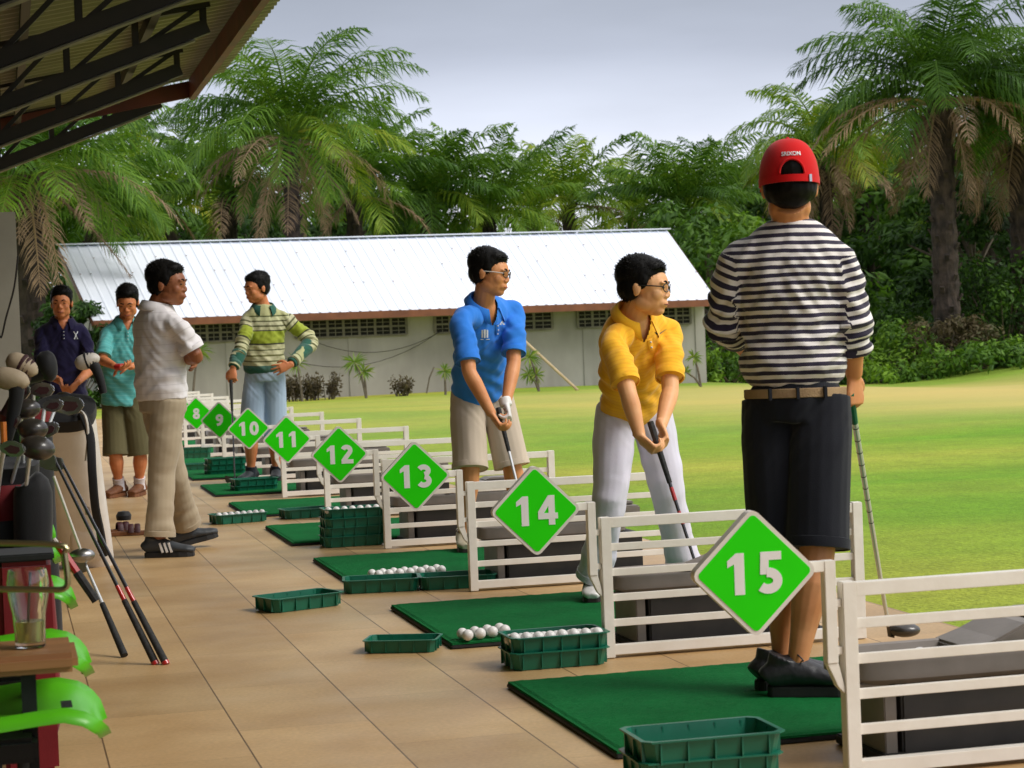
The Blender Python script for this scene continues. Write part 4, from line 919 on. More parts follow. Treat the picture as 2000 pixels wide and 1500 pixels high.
    for sh,el,wr in bones:
        folds.append((sh-spine*.12*s+(nb-sh)*.2,(spine+ (sh-nb).normalized()*.9).normalized(),.20*s,.010,62)); folds.append((sh.lerp(el,.55),((el-sh).normalized()+sd_*.5).normalized(),.14*s,.006,60))
        if T['sleeve']>1: folds.append((el,(wr-sh).normalized(),.17*s,.012,75))
    folds.append((hem+spine*.05,(spine*.7+sd_*.7).normalized(),.24,.010,42)); folds.append((wa+sd_*.10,(spine*.9-sd_*.5).normalized(),.22,.009,45)); folds.append((wa-sd_*.10,(spine*.9+sd_*.5).normalized(),.22,.009,45)); folds.append((ch,(sd_+spine*.35).normalized(),.22,.006,38))
    shirt=finish(b,T.get('name','polo_shirt'),T['mat'],root,vox,9,wr=T.get('wr',.006)*s,wf=T.get('wf',8.),attr=attr,folds=folds,stretch=(1,1,.6))
    if T.get('placket'):   # open V at the neck
        bm=bmesh.new(); bm.from_mesh(shirt.data); dl=[]
        for v in bm.verts:
            q=V(v.co)+base-nb; z=q.dot(spine)/s; x=abs(q.dot(sd_))/s; y=q.dot(f)/s
            if y>.015 and z>-.085 and x<.046*(z+.085)/.085: dl.append(v)
        bmesh.ops.delete(bm,geom=dl,context='VERTS'); bm.to_mesh(shirt.data); bm.free()
    for (q,dr,r_) in ends: band(q,dr,(r_,r_),f,'cuff',T['mat'],shirt,.022*s,off=(q-hem).dot(spine))
    if T.get('collar'):
        collar(shirt,nb-spine*.008*s,ch,f,sd_,s,T['collar'])
    if T.get('placket'):
        bv=BVHTree.FromPolygons([tuple(V(v.co)+base) for v in shirt.data.vertices],[tuple(p.vertices) for p in shirt.data.polygons])
        b=MB(); pts=[]
        for i in range(7):
            o_=nb-spine*(.088+.08*i/6)*s+f*.5; h=bv.ray_cast(o_,-f,1.)
            if h[0] and abs((h[0]-ch).dot(f))<.16*s: pts.append(h[0]+f*.001)
        if len(pts)>2: b.loft(pts,[(.014*s,.003)]*len(pts),side=sd_,n=8,cap=True); b.build('placket',T.get('placketmat',T['mat']),shirt,smooth=True)
        b=MB()
        for q in pts[1::2]: b.ell(q+f*.004,.0045,n=8,m_=6)
        b.build('button','button',shirt,smooth=True)
    # ---- decals lying on the cloth
    for dcl in spec.get('decals',[]):
        bv=BVHTree.FromPolygons([tuple(V(v.co)+base) for v in shirt.data.vertices],[tuple(p.vertices) for p in shirt.data.polygons])
        o_=P(dcl['px'],dcl['py'],nb.dot(FW)-.0+.0-CP.dot(FW)-1.2); vd=(o_-CP).normalized(); b=MB()
        for li,poly in enumerate(dcl['polys']):
            # subdivide edges and drop on the cloth
            def drop(p2,lift):
                o2=o_+RT*(p2[0]*dcl['size'])+UP*(p2[1]*dcl['size']); h=bv.ray_cast(o2,vd,4.)
                q=h[0] if h[0] else o2+vd*1.2; return q-vd*lift
            b.prism(poly,lambda p:drop(p,-.002),lambda p:drop(p,.0035+.0004*li))
        b.build('emblem',dcl['mat'],shirt)
    # ---- trousers or shorts
    K=spec['legs']; b=MB(); top=hip+spine*K.get('top',.06)*s; lw=K.get('w',1.)
    hsx=(hipsd-V((0,0,0))).normalized()
    ww=K.get('ww',1.); b.loft([top,hip+spine*.0,hip-V((0,0,.07*s))],[(.134*s*ww,.104*s*ww),(.160*s*ww,.124*s*ww),(.150*s*(lw+ww)/2,.120*s*(lw+ww)/2)],side=hsx,n=20,sub=3)
    kf=[]
    for a,sg in (('L',1),('R',-1)):
        hj=hip+hipsd*(.078*s*sg); kn,an=j['kn'+a],j['an'+a]; t=K['len']
        if t<=1.3:
            e=hj.lerp(kn,t) if t<=1 else kn.lerp(an,t-1); b.loft([hj,hj.lerp(e,.35),hj.lerp(e,.8),e],[.086*s*lw,.094*s*lw,.090*s*lw*K.get('flare',1.),.092*s*lw*K.get('flare',1.)],n=18,sub=3,side=hsx)
        else:
            e=kn.lerp(an,t-1); b.loft([hj,hj.lerp(kn,.5),kn,kn.lerp(e,.5),e],[.086*s*lw,.085*s*lw,.070*s*lw,.068*s*lw,(.072*s*lw*K.get('flare',1.),.076*s*lw*K.get('flare',1.))],n=18,sub=3,side=hsx)
            kf.append((kn,((an-kn).normalized()+hipsd*.5).normalized(),.20*s,.004,30)); kf.append((e-(e-kn).normalized()*.07,((e-kn).normalized()-hipsd*.4).normalized(),.15*s,.006,42)); kf.append((kn.lerp(hj,.6),((an-kn).normalized()+hipsd*.9).normalized(),.2*s,.004,30))
    kf.append((hip-V((0,0,.08)),(hipsd*.8+V((0,0,.6))).normalized(),.2*s,.005,70))
    hems=[]
    for a,sg in (('L',1),('R',-1)):
        hj=hip+hipsd*(.078*s*sg); kn,an=j['kn'+a],j['an'+a]; t=K['len']; e=(hj.lerp(kn,t) if t<=1 else kn.lerp(an,t-1)); dr=(e-(hj if t<=1 else kn)).normalized(); rr_=(.092*s*lw*K.get('flare',1.),)*2 if t<=1.3 else (.072*s*lw*K.get('flare',1.),.076*s*lw*K.get('flare',1.)); hems.append((e,dr,rr_))
    pants=finish(b,K.get('name','shorts'),K['mat'],root,vox,4,wr=.006*s,wf=7,stretch=(1,1,.35),folds=kf)
    for q,dr,rr_ in hems: band(q,dr,rr_,hsx,'hem',K['mat'],pants,.028*s)
    if K.get('belt'):
        b=MB(); bz=hip+spine*K.get('beltz',.035)*s; ns=36; vs=[]
        for r_,z in ((1.0,-.014),(1.02,-.012),(1.02,.012),(1.0,.014),(.9,.012),(.9,-.012)):
            for i in range(ns): a=2*PI*i/ns; vs.append(bz+spine*z*s+hsx*(math.cos(a)*.162*s*lw*r_*K.get('bw',1.))+spine.cross(hsx)*(math.sin(a)*.128*s*lw*r_*K.get('bw',1.)))
        b.add(vs,[(q*ns+i,q*ns+(i+1)%ns,((q+1)%6)*ns+(i+1)%ns,((q+1)%6)*ns+i) for q in range(6) for i in range(ns)]); b.build('belt',K['belt'],root,smooth=True)
    # ---- socks and shoes
    for a in 'LR':
        F=spec['feet'].get(a)
        if not F: continue
        an=j['an'+a]; kn=j['kn'+a]
        if F.get('sock'):
            b=MB(); b.loft([an-V((0,0,.05)),an,an.lerp(kn,.22)],[(.042*s,.050*s),(.043*s,.045*s),(.047*s,.048*s)],n=16,sub=2,side=f); b.build('sock',F['sock'],root,smooth=True)
        shoe(root,F['d'],an,s*F.get('s',1.),F['up'],F['sole'],ground=F.get('g',.027),stripe=F.get('stripe'),laces=F.get('laces'))
    return root,j,dict(f=f,sd=sd_,spine=spine,R=R,hd=hd,shirt=shirt,hs=hs,body=body,base=base)
M['button']=mat('pearl button',(.7,.72,.75),.3)
# directions in the picture: RT to the right, -F0 to the camera
def dirp(x,z,tow=0.): return (R0*x+ZZ*z-F0*tow).normalized()
toe=lambda x,t: dirp(x,0,t)
def iron(name,grip,tip,label,gripmat,shaftmat,hmat,kind='iron',bands=None,facing=None,gl=.26):
    g=V(grip); t=V(tip); root=empty('golf_club',t,label,'golf club'); d=(t-g).normalized(); L=(t-g).length
    b=MB(); b.tube([g,g+d*.01,g+d*gl],[.0135,.0145,.0105],n=10); b.build('grip',gripmat,root,smooth=True)
    q_=1.25 if kind=='wood' else 1.; b=MB(); b.tube([g+d*(gl-.01),t-d*.06,t-d*.0],[.0078*q_,.0055*q_,.0062],n=10); b.build('shaft',shaftmat,root,smooth=True)
    if bands:
        b=MB()
        for k in range(bands[1]): q=g+d*(gl+.02+k*bands[2]); b.tube([q,q+d*bands[3]],(.0086-.0014*k/bands[1])*(1.22 if kind=='wood' else 1.),n=10)
        b.build('shaft_band',bands[0],root,smooth=True)
    h=(facing or R0).normalized(); b=MB()
    if kind=='wood': 
        R=Matrix((h,ZZ.cross(h),ZZ)).transposed(); b.ell(t+h*.05+V((0,0,.018)),(.058,.045,.026),R,n=20,m_=12); b.tube([t-d*.05,t,t+h*.015],[.0075,.009,.012],n=8)
    else:
        x=h; y=ZZ.cross(h); b.prism([(0,-.01),(.07,-.012),(.082,.02),(.078,.048),(.01,.028)],lambda p:t+x*p[0]+ZZ*(p[1]+.01)-y*.009,lambda p:t+x*p[0]+ZZ*(p[1]+.012)+y*.009)
        b.tube([t-d*.05,t+x*.005],[.0072,.009],n=8)
    b.build('club_head',hmat,root,smooth=(kind=='wood'),bevel=0 if kind=='wood' else .003); return root
M['grip_black']=mat('black rubber grip',(.012,.012,.012),.8,(.03,.03,.03),80); M['shaft_dark']=mat('graphite shaft',(.03,.03,.035),.25,coat=.5); M['shaft_steel']=mat('steel shaft',(.72,.73,.74),.3,metal=.45)
M['red_paint']=mat('red lacquer',(.45,.02,.02),.3,coat=.5); M['wood_head']=mat('club head',(.045,.036,.03),.32,(.03,.026,.022),20,coat=.3)
# ---- boy in yellow
M['yellow']=bandmat('yellow knit',[(0,(.98,.50,.010)),(.62,(.93,.43,.008)),(.9,(.98,.50,.010))],.017)
M['white_trouser']=cloth('white trousers',(.72,.70,.80),(.64,.62,.74)); M['white_leather']=mat('white leather',(.78,.76,.74),.4,(.62,.60,.58),9,bump=.1)
M['dark_leather']=mat('dark leather',(.03,.02,.02),.4); M['belt_white']=mat('white belt',(.7,.66,.62),.45)
D=8.5
yj=dict(head=(1259,562,8.42),neck=(1237,610,8.46),hip=(1236,792,8.80),shL=(1306,640,8.58),shR=(1198,662,8.36),elL=(1309,765,8.42),elR=(1228,772,8.22),wrL=(1291,832,8.28),wrR=(1250,853,8.18),
 knL=(1306,968,8.74),knR=(1190,978,8.62),anL=(1343,1140,8.86),anR=(1157,1146,8.76))
cg=(P(1270,824,8.22),P(1392,1206,8.02)); cdv=(cg[1]-cg[0]).normalized()
yel,J_,info=person(dict(J=yj,s=.93,hs=1.01,label='boy in a yellow polo shirt, white trousers and glasses gripping a club, looking right',face=-F0,look=dirp(.95,-.06,.30),up=V((.05,0,1)),skin='skin_light',bvox=.0042,
 handL=dict(d=(cdv*.75+ -F0*.25+RT*.0),p=V((-R0))*1.0-F0*.1,curl=.75,flip=1),handR=dict(d=(cdv*.8+R0*.5),p=(F0*.2+R0),curl=.75,flip=-1),
 hipside=(R0*.93+F0*.1).normalized(),glasses=('black_plastic','black_plastic'),
 shirt=dict(mat='yellow',sleeve=.78,w=1.0,collar='yellow',placket=True,aw=1.0,wr=.007,hem=.03),
 legs=dict(mat='white_trouser',len=1.88,name='trousers',w=1.08,flare=1.08,belt='belt_white',beltz=.02,bw=.86,ww=.93),
 feet=dict(R=dict(d=toe(-.05,1),up='white_leather',sole='dark_leather',laces='white_leather',stripe='dark_leather',s=.95),L=dict(d=toe(.5,1),up='white_leather',sole='dark_leather',s=.95)),
 decals=[dict(px=1290,py=649,size=.052,mat='dark_leather',polys=[[(-.45,.05),(-.32,-.18),(-.12,-.2),(.55,.30),(-.10,-.08),(-.30,-.04)]])]))
iron('c',cg[0],cg[1],'dark shafted club with red markings held by the boy in yellow','grip_black','shaft_dark','chrome',bands=('red_paint',2,.10,.055),facing=R0)
# ---- boy in blue
M['blue']=cloth('blue polo',(.035,.23,.78),(.028,.19,.68),2.,.3); M['khaki']=cloth('pale khaki shorts',(.60,.50,.40),(.52,.43,.34)); M['cream_leather']=mat('cream leather',(.62,.56,.42),.4,(.52,.46,.33),8,bump=.1)
bj=dict(head=(957,534,10.62),neck=(944,588,10.66),hip=(938,760,11.02),shL=(1004,600,10.80),shR=(901,620,10.50),elL=(1003,712,10.66),elR=(917,728,10.38),wrL=(988,790,10.52),wrR=(961,810,10.36),
 knL=(1000,910,10.98),knR=(918,915,10.88),anL=(1026,1042,11.10),anR=(905,1048,11.0))
cg=(P(973,797,10.48),P(1048,1098,10.2)); cdv=(cg[1]-cg[0]).normalized()
blu,J_,ib=person(dict(J=bj,s=.98,hs=1.01,label='boy in a bright blue polo and pale shorts with white glasses and one glove',face=-F0,look=dirp(.93,-.12,.32),up=V((.1,0,1)),skin='skin_tan',bvox=.0045,
 handL=dict(d=cdv*.8-F0*.2,p=-R0,curl=.75),handR=dict(d=cdv+R0*.35,p=R0,curl=.75,flip=-1),hipside=(R0*.95+F0*.2).normalized(),glasses=('black_plastic','belt_white'),
 shirt=dict(mat='blue',sleeve=.80,w=1.02,collar='blue',placket=True,aw=1.03,hem=-.0,wr=.007),legs=dict(mat='khaki',len=1.0,w=1.0,flare=1.06),
 feet=dict(R=dict(d=toe(.12,1),up='cream_leather',sole='dark_leather',laces='dark_leather'),L=dict(d=toe(.6,1),up='cream_leather',sole='dark_leather')),
 decals=[dict(px=947,py=652,size=.05,mat='button',polys=[[(-.35,-.4),(-.18,-.4),(-.18,.4),(-.35,.4)],[(-.08,-.45),(.08,-.45),(.12,.45),(-.12,.45)],[(.18,-.4),(.35,-.4),(.35,.4),(.18,.4)],[(-.45,-.62),(.5,-.62),(.5,-.54),(-.45,-.54)]]),dict(px=981,py=631,size=.03,mat='button',polys=[[(-.5,-.3),(0,.45),(.5,-.3)]]),dict(px=897,py=690,size=.05,mat='button',polys=[[(-.5,-.05),(.5,-.12),(.5,-.04),(-.5,.03)]])]))
# glove on his left hand
b=MB(); hand(b,J_['wrL'],cdv*.8-F0*.2,-R0,1.12,.75,1,.05); b.loft([J_['wrL']-cdv*.035,J_['wrL']+cdv*.01],[.034,.033],n=14); gl=finish(b,'glove','white_leather',blu,.005,1)
b=MB(); w=J_['wrL']; 
for a,c in (((-.012,-.02),(.008,-.055)),((.008,-.055),(.020,-.018)),((.0,-.045),(-.014,-.065))): b.bar(w-F0*.034+RT*a[0]+UP*a[1],w-F0*.034+RT*c[0]+UP*c[1],.005,.008,up=F0)
b.build('glove_logo','red_paint',gl)
iron('c',cg[0],cg[1],'steel shafted club held by the boy in blue, its head out of sight','grip_black','shaft_steel','chrome',facing=R0,gl=.24)
# ---- man in the striped top and red cap, back to the camera
M['stripes']=bandmat('navy and white stripes',[(0,(.84,.79,.76)),(.50,(.018,.012,.038))],.0250,wob=.010)
M['navy_short']=cloth('black navy shorts',(.008,.009,.014),(.014,.015,.022)); M['red_cap']=cloth('red cap',(.66,.004,.006),(.60,.004,.006),3,.2); M['webbing']=mat('webbing belt',(.42,.28,.15),.8,(.33,.21,.11),20,bump=.4,bscale=200)
M['black_leather']=mat('black leather',(.022,.022,.026),.42,(.035,.035,.04),14,bump=.15)
sj=dict(head=(1541,364,6.36),neck=(1543,432,6.40),hip=(1553,775,6.40),shL=(1449,492,6.40),shR=(1636,497,6.36),elL=(1424,655,6.36),elR=(1662,640,6.34),wrL=(1462,720,6.16),wrR=(1662,735,6.20),
 knL=(1526,1070,6.40),knR=(1596,1075,6.30),anL=(1528,1292,6.40),anR=(1556,1304,6.26))
sj['wrL']=(1470,700,6.72); sj['elL']=(1418,625,6.46); sj['wrR']=(1668,734,6.46); sj['elR']=(1662,640,6.38)
cg=(P(1660,768,6.44),P(1738,1240,7.2)); cdv=(cg[1]-cg[0]).normalized()
stp,J_,i3=person(dict(J=sj,s=1.04,hs=1.04,label='man seen from behind in a red cap, navy and white striped top and dark shorts',face=F0,look=dirp(.05,-.05,-1),skin='skin_tan',bvox=.0045,hair=False,vox=.0055,
 handL=dict(d=dirp(.8,-.1,-.8),p=-ZZ,curl=.4),handR=dict(d=(ZZ*-1.+R0*.02),p=-R0*.6+F0*.6,curl=.8,flip=1,tc=.5),hipside=(-R0*.90+F0*.25).normalized(),
 shirt=dict(mat='stripes',name='striped_top',sleeve=1.40,sleeveR=1.44,w=.92,blouse=True,hem=-.035,aw=1.02,wr=.008,wf=7),
 legs=dict(mat='navy_short',len=.98,w=1.0,ww=.93,flare=1.04,belt='webbing',beltz=.012,bw=.93,top=.04),
 feet=dict(R=dict(d=toe(.97,.12),up='black_leather',sole='rubber',laces='black_leather',s=1.06),L=dict(d=toe(.9,-.3),up='black_leather',sole='rubber',s=1.05))))
R=i3['R']; hd=i3['hd']; hs=1.04
# cap: crown with a rear arch opening and strap, a brim in front
def cap():
    b=MB(); nseg=96; nr=30; c=hd+R@V((0,-.010,.018))*hs
    vs=[]
    for L_,tk in ((0,0.),(1,-.004)):
        for i in range(nr+1):
            th=(PI/2)*i/nr*1.0
            for k in range(nseg):
                a=2*PI*k/nseg; x=(.089+tk)*math.cos(a)*math.cos(th)**.75; y=(.116+tk)*math.sin(a)*math.cos(th)**.75; z=(.122+tk)*math.sin(th)
                vs.append(c+R@(V((x,y,z))*hs))
    fs=[]; N=(nr+1)*nseg
    def hole(i,k):
        a=(360*(k+.5)/nseg); d=abs(a-270); return (d/24.)**2+((i-1)/6.8)**2<1
    for L_ in (0,1):
        for i in range(nr):
            for k in range(nseg):
                if hole(i,k) : continue
                q=(L_*N+i*nseg+k,L_*N+i*nseg+(k+1)%nseg,L_*N+(i+1)*nseg+(k+1)%nseg,L_*N+(i+1)*nseg+k); fs.append(q if L_==0 else q[::-1])
    b.add(vs,fs)
    o=b.build('cap','red_cap',stp,smooth=True,ang=70)
    b=MB(); pts=[c+R@(V((.0935*math.cos(rad(a)),.1165*math.sin(rad(a)),-.008))*hs) for a in range(200,341,5)]; b.loft(pts,[(.0025,.014)]*len(pts),side=R@V((1,0,0)),n=8)
    vs=[]; 
    b2=MB()
    for rowz,rr in ((-.018,1.0),(.003,1.0),(.003,.965),(-.018,.965)):
        for k in range(nseg+1): a=2*PI*k/nseg; vs.append(c+R@(V((.0905*rr*math.cos(a),.1175*rr*math.sin(a),rowz))*hs))
    m_=nseg+1; b2.add(vs,[(q*m_+k,q*m_+k+1,((q+1)%4)*m_+k+1,((q+1)%4)*m_+k) for q in range(4) for k in range(nseg)]); b2.build('cap_strap','red_cap',o,smooth=True,ang=40)
    b=MB(); rim=[]
    for i in range(19):
        t_=rad(180*i/18); a=rad(270+24.*math.cos(t_)); th=PI/2/30*(1.2+6.6*math.sin(t_)); ct=math.cos(th)**.75; rim.append(c+R@(V((.0895*math.cos(a)*ct,.1165*math.sin(a)*ct,.1225*math.sin(th)))*hs))
    b.tube(rim,.0035,n=8); b.build('opening_trim','red_cap',o,smooth=True)
    b=MB(); b.box(c+R@(V((.054,-.098,-.008))*hs),(.008,.006,.022)); b.build('cap_buckle','chrome',o)
    b=MB(); b.ell(c+R@(V((0,0,.122))*hs),.007); b.build('cap_button','red_cap',o,smooth=True)
    b=MB(); vs=[]; n_=20
    for r0_,z0_ in ((.98,.0),(1.7,-.022)):
        for k in range(n_+1): a=rad(25+130*k/n_); vs.append(c+R@(V((.090*math.cos(a)*(1 if r0_<1 else 1.0),.112*math.sin(a)*r0_,z0_))*hs))
    b.add(vs,[(k,k+1,n_+2+k,n_+1+k) for k in range(n_)]); bo=b.build('brim','red_cap',o); md=bo.modifiers.new('t','SOLIDIFY'); md.thickness=.004
    # embroidered word
    cu=bpy.data.curves.new('word','FONT'); cu.body='SRIXON'; cu.size=.021; cu.align_x='CENTER'; cu.extrude=.0006; cu.offset=.0003; to=bpy.data.objects.new('cap_word',cu); C.objects.link(to)
    dg=bpy.context.evaluated_depsgraph_get(); me=bpy.data.meshes.new_from_object(to.evaluated_get(dg)); bpy.data.objects.remove(to); off=world_loc(o)
    for v in me.vertices:
        x,y,z=v.co; sz=1.; a=rad(270)+ (x)/.105; th=.50+y*sz/.125; ct=math.cos(th)**.75; rr=1.012+z*8
        q=c+R@(V((.089*rr*math.cos(a)*ct,.116*rr*math.sin(a)*ct,.122*rr*math.sin(th)))*hs); v.co=q-off
    me.materials.append(M['button']); w=bpy.data.objects.new('cap_word',me); C.objects.link(w); w.parent=o
cap()
b=MB()
for p_,r_ in (((0,-.040,-.010),(.074,.070,.062)),((.058,-.030,.0),(.022,.040,.050)),((-.058,-.030,.0),(.022,.040,.050)),((0,-.022,.042),(.080,.097,.081))): b.ell(hd+R@(V(p_)*hs),tuple(q*hs for q in r_),R,n=20,m_=14)
finish(b,'hair','hair',stp,.005,1,wr=.002,wf=30)
iron('c',cg[0],cg[1],'long green gripped club with a ringed shaft held by the man in red cap','traygreen','shaft_steel','wood_head',kind='wood',bands=('grip_black',9,.055,.003),facing=RT,gl=.13)
g=P(1640,697,6.3); 
for px in (1504,1558,1612):
    h_=J_['hip']; q=P(px,768-(px-1560)*.05,6.275); b=MB(); b.box(q,(.009,.012,.036)); b.build('belt_loop','navy_short',stp)
# ---- man in the white polo, back three quarters
M['white_polo']=bandmat('white polo with faint checks',[(0,(.80,.76,.77)),(.90,(.68,.64,.65))],.045); M['chino']=cloth('khaki trousers',(.46,.375,.26),(.38,.31,.21)); M['navy_leather']=mat('dark trainer',(.022,.028,.035),.55,(.035,.04,.045),10,bump=.1)
pj=dict(head=(328,556,11.5),neck=(304,594,11.52),hip=(317,780,11.55),shL=(284,620,11.72),shR=(344,630,11.38),elL=(330,700,11.86),elR=(384,697,11.40),wrL=(375,700,11.66),wrR=(356,703,11.62),
 knL=(338,920,11.72),knR=(316,925,11.50),anL=(366,1030,11.95),anR=(312,1056,11.48))
wp,J_,i4=person(dict(J=pj,s=1.0,hs=1.04,label='man in a white polo and khaki trousers with folded arms, his back to us',face=(R0+F0*.6),look=dirp(.96,-.02,.16),skin='skin_dark',
 handL=dict(d=dirp(.3,-.1,.7),p=dirp(-1,0,0),curl=.4),handR=dict(d=dirp(-.8,.0,-.5),p=dirp(0,-.2,-1),curl=.4),hipside=(-R0*.45+F0*.6).normalized(),
 shirt=dict(mat='white_polo',sleeve=.80,w=1.03,collar='white_polo',aw=1.08,hem=.0,wr=.008,blouse=False),legs=dict(mat='chino',len=1.93,w=1.06,name='trousers',flare=1.08),
 feet=dict(R=dict(d=toe(1,.05),up='navy_leather',sole='rubber',stripe='belt_white',g=.0,s=1.05),L=dict(d=dirp(.85,.18,-.35),up='navy_leather',sole='rubber',g=.02,s=1.0))))
# ---- man in the green striped jumper
M['jumper']=bandmat('green striped jumper',[(0,(.045,.13,.10)),(.12,(.50,.48,.28)),(.17,(.10,.10,.03)),(.19,(.52,.50,.30)),(.25,(.12,.12,.03)),(.27,(.50,.48,.28)),(.33,(.08,.09,.03)),(.345,(.52,.50,.28)),(.41,(.05,.05,.02)),(.43,(.30,.36,.02)),(.60,(.05,.05,.02)),(.615,(.50,.48,.28)),(.66,(.10,.10,.04)),(.68,(.50,.48,.30)),(.73,(.10,.10,.04)),(.75,(.50,.50,.28)),(.80,(.09,.10,.03)),(.82,(.42,.42,.2)),(1.,(.42,.42,.2))],.60,off=.0,wob=.006)
M['jumper_green']=cloth('dark green knit',(.03,.12,.085)); M['lightblue']=cloth('pale blue shorts',(.42,.52,.66),(.34,.44,.58)); M['dark_sock']=cloth('dark sock',(.02,.025,.035))
gj=dict(head=(501,563,17.2),neck=(514,595,17.25),hip=(517,728,17.3),shL=(559,619,17.3),shR=(487,619,17.2),elL=(608,668,17.35),elR=(470,684,17.05),wrL=(566,713,17.05),wrR=(455,720,16.95),
 knL=(537,850,17.35),knR=(491,850,17.25),anL=(540,926,17.4),anR=(490,928,17.3))
gm,J_,i5=person(dict(J=gj,s=1.02,hs=1.06,label='man in a green and cream striped jumper and pale blue shorts, hand on hip',face=-F0,look=dirp(-.75,-.10,.62),skin='skin_red',
 handL=dict(d=dirp(-.8,-.25,.25),p=dirp(0,0,-1),curl=.15,spread=.16,flip=-1),handR=dict(d=dirp(-.1,-1,.3),p=dirp(.2,0,-1),curl=.6),hipside=(R0*.95).normalized(),
 shirt=dict(mat='jumper',name='jumper',sleeve=1.86,w=1.03,collar='jumper_green',aw=.95,blouse=True,hem=.0,wr=.009),legs=dict(mat='lightblue',len=1.0,w=1.02,ww=1.05,flare=1.08,belt='dark_leather',beltz=.01,bw=.9),
 feet=dict(R=dict(d=toe(-.4,1),up='navy_leather',sole='rubber',sock='dark_sock'),L=dict(d=toe(.1,1),up='navy_leather',sole='rubber',sock='dark_sock'))))
iron('c',P(451,742,16.9),P(459,942,16.8),'thin dark club planted upright under the hand of the man in the jumper','grip_black','shaft_dark','wood_head',facing=-R0)
# dark green cuffs are part of the jumper
for a in 'LR':
    el,wr=J_['el'+a],J_['wr'+a]; b=MB(); b.loft([el.lerp(wr,.12),el.lerp(wr,.5),el.lerp(wr,.93)],[.062,.056,.042],n=16,sub=3)
    finish(b,'cuff_sleeve','jumper_green',gm,.006,2,wr=.004,wf=12)
b=MB(); hp=J_['hip']; b.loft([hp+i5['spine']*.0,hp+i5['spine']*.03,hp+i5['spine']*.075],[(.155,.12),(.178,.145),(.176,.142)],side=i5['sd'],n=24,sub=3); finish(b,'waistband','jumper_green',gm,.006,1,wr=.004,wf=12)
# ---- man in turquoise
M['teal']=bandmat('turquoise polo',[(0,(.09,.42,.42)),(.8,(.14,.48,.47))],.03); M['olive']=cloth('olive shorts',(.13,.115,.055),(.10,.09,.04)); M['brown_leather']=mat('brown suede',(.20,.075,.025),.7,(.14,.05,.018),12,bump=.2); M['sock_white']=cloth('white sock',(.72,.68,.70))
tj=dict(head=(249,591,16.3),neck=(246,622,16.35),hip=(240,772,16.42),shL=(280,644,16.4),shR=(211,644,16.3),elL=(290,708,16.3),elR=(200,703,16.15),wrL=(252,717,16.1),wrR=(226,716,16.0),
 knL=(274,888,16.42),knR=(226,888,16.36),anL=(272,944,16.5),anR=(232,946,16.45))
tm,J_,i6=person(dict(J=tj,s=1.0,hs=1.07,label='man in a turquoise polo shirt and olive shorts looking down at his gloved hands',face=-F0,look=dirp(.05,-.38,1),skin='skin_red',
 handL=dict(d=dirp(-.9,-.1,.3),p=dirp(0,-1,0),curl=.4),handR=dict(d=dirp(.9,-.1,.3),p=dirp(0,1,0),curl=.5),hipside=R0,
 shirt=dict(mat='teal',sleeve=.85,w=1.02,collar='teal',placket=True,aw=1.0,hem=.07,wr=.007),legs=dict(mat='olive',len=1.0,ww=.86,w=1.02,flare=1.08),
 feet=dict(R=dict(d=toe(-.35,1),up='brown_leather',sole='brown_leather',sock='sock_white',laces='dark_leather',g=0.,s=1.05),L=dict(d=toe(-.15,1),up='brown_leather',sole='brown_leather',sock='sock_white',laces='dark_leather',g=0.,s=1.05))))
b=MB(); w=J_['wrR']; b.loft([w-dirp(.9,-.1,.3)*.0,w+dirp(.9,-.1,.3)*.06],[(.034,.026),(.046,.03)],n=12); finish(b,'glove','red_paint',tm,.005,1)
# ---- man in purple
M['purple']=cloth('dark purple polo',(.011,.008,.045),(.008,.006,.03)); M['dark_trouser']=cloth('dark trousers',(.012,.012,.02))
uj=dict(head=(120,592,16.9),neck=(121,622,16.95),hip=(125,785,17.),shL=(160,644,17.),shR=(82,646,16.9),elL=(176,722,16.9),elR=(84,725,16.8),wrL=(150,748,16.6),wrR=(118,745,16.6),
 knL=(150,890,17.),knR=(105,890,17.),anL=(152,952,17.),anR=(104,952,17.))
um,J_,i7=person(dict(J=uj,s=1.04,hs=1.08,label='smiling man in a dark purple polo at the far left behind the golf bags',face=-F0,look=dirp(.08,-.05,1),skin='skin_red',smile=True,
 handL=dict(d=dirp(-.5,-.6,.5),p=dirp(-1,0,0),curl=.7),handR=dict(d=dirp(.3,-.7,.5),p=dirp(1,0,0),curl=.7),hipside=R0,
 shirt=dict(mat='purple',sleeve=.92,w=1.08,collar='purple',placket=True,aw=1.05,hem=.05,wr=.007),legs=dict(mat='dark_trouser',len=1.93,w=1.05,name='trousers'),
 feet=dict(R=dict(d=toe(-.2,1),up='black_leather',sole='rubber',g=0.),L=dict(d=toe(.2,1),up='black_leather',sole='rubber',g=0.)),
 decals=[dict(px=148,py=656,size=.065,mat='button',polys=[[(-.1,-.1),(.14,-.1),(.10,.22),(-.06,.22)],[(-.32,.55),(-.22,.58),(.02,.2),(-.08,.16)],[(.22,.6),(.30,.52),(.12,.16),(.04,.2)],[(-.25,-.4),(-.1,-.1),(.02,-.1),(-.1,-.44)],[(.1,-.1),(.16,-.1),(.3,-.4),(.14,-.42)]])]))
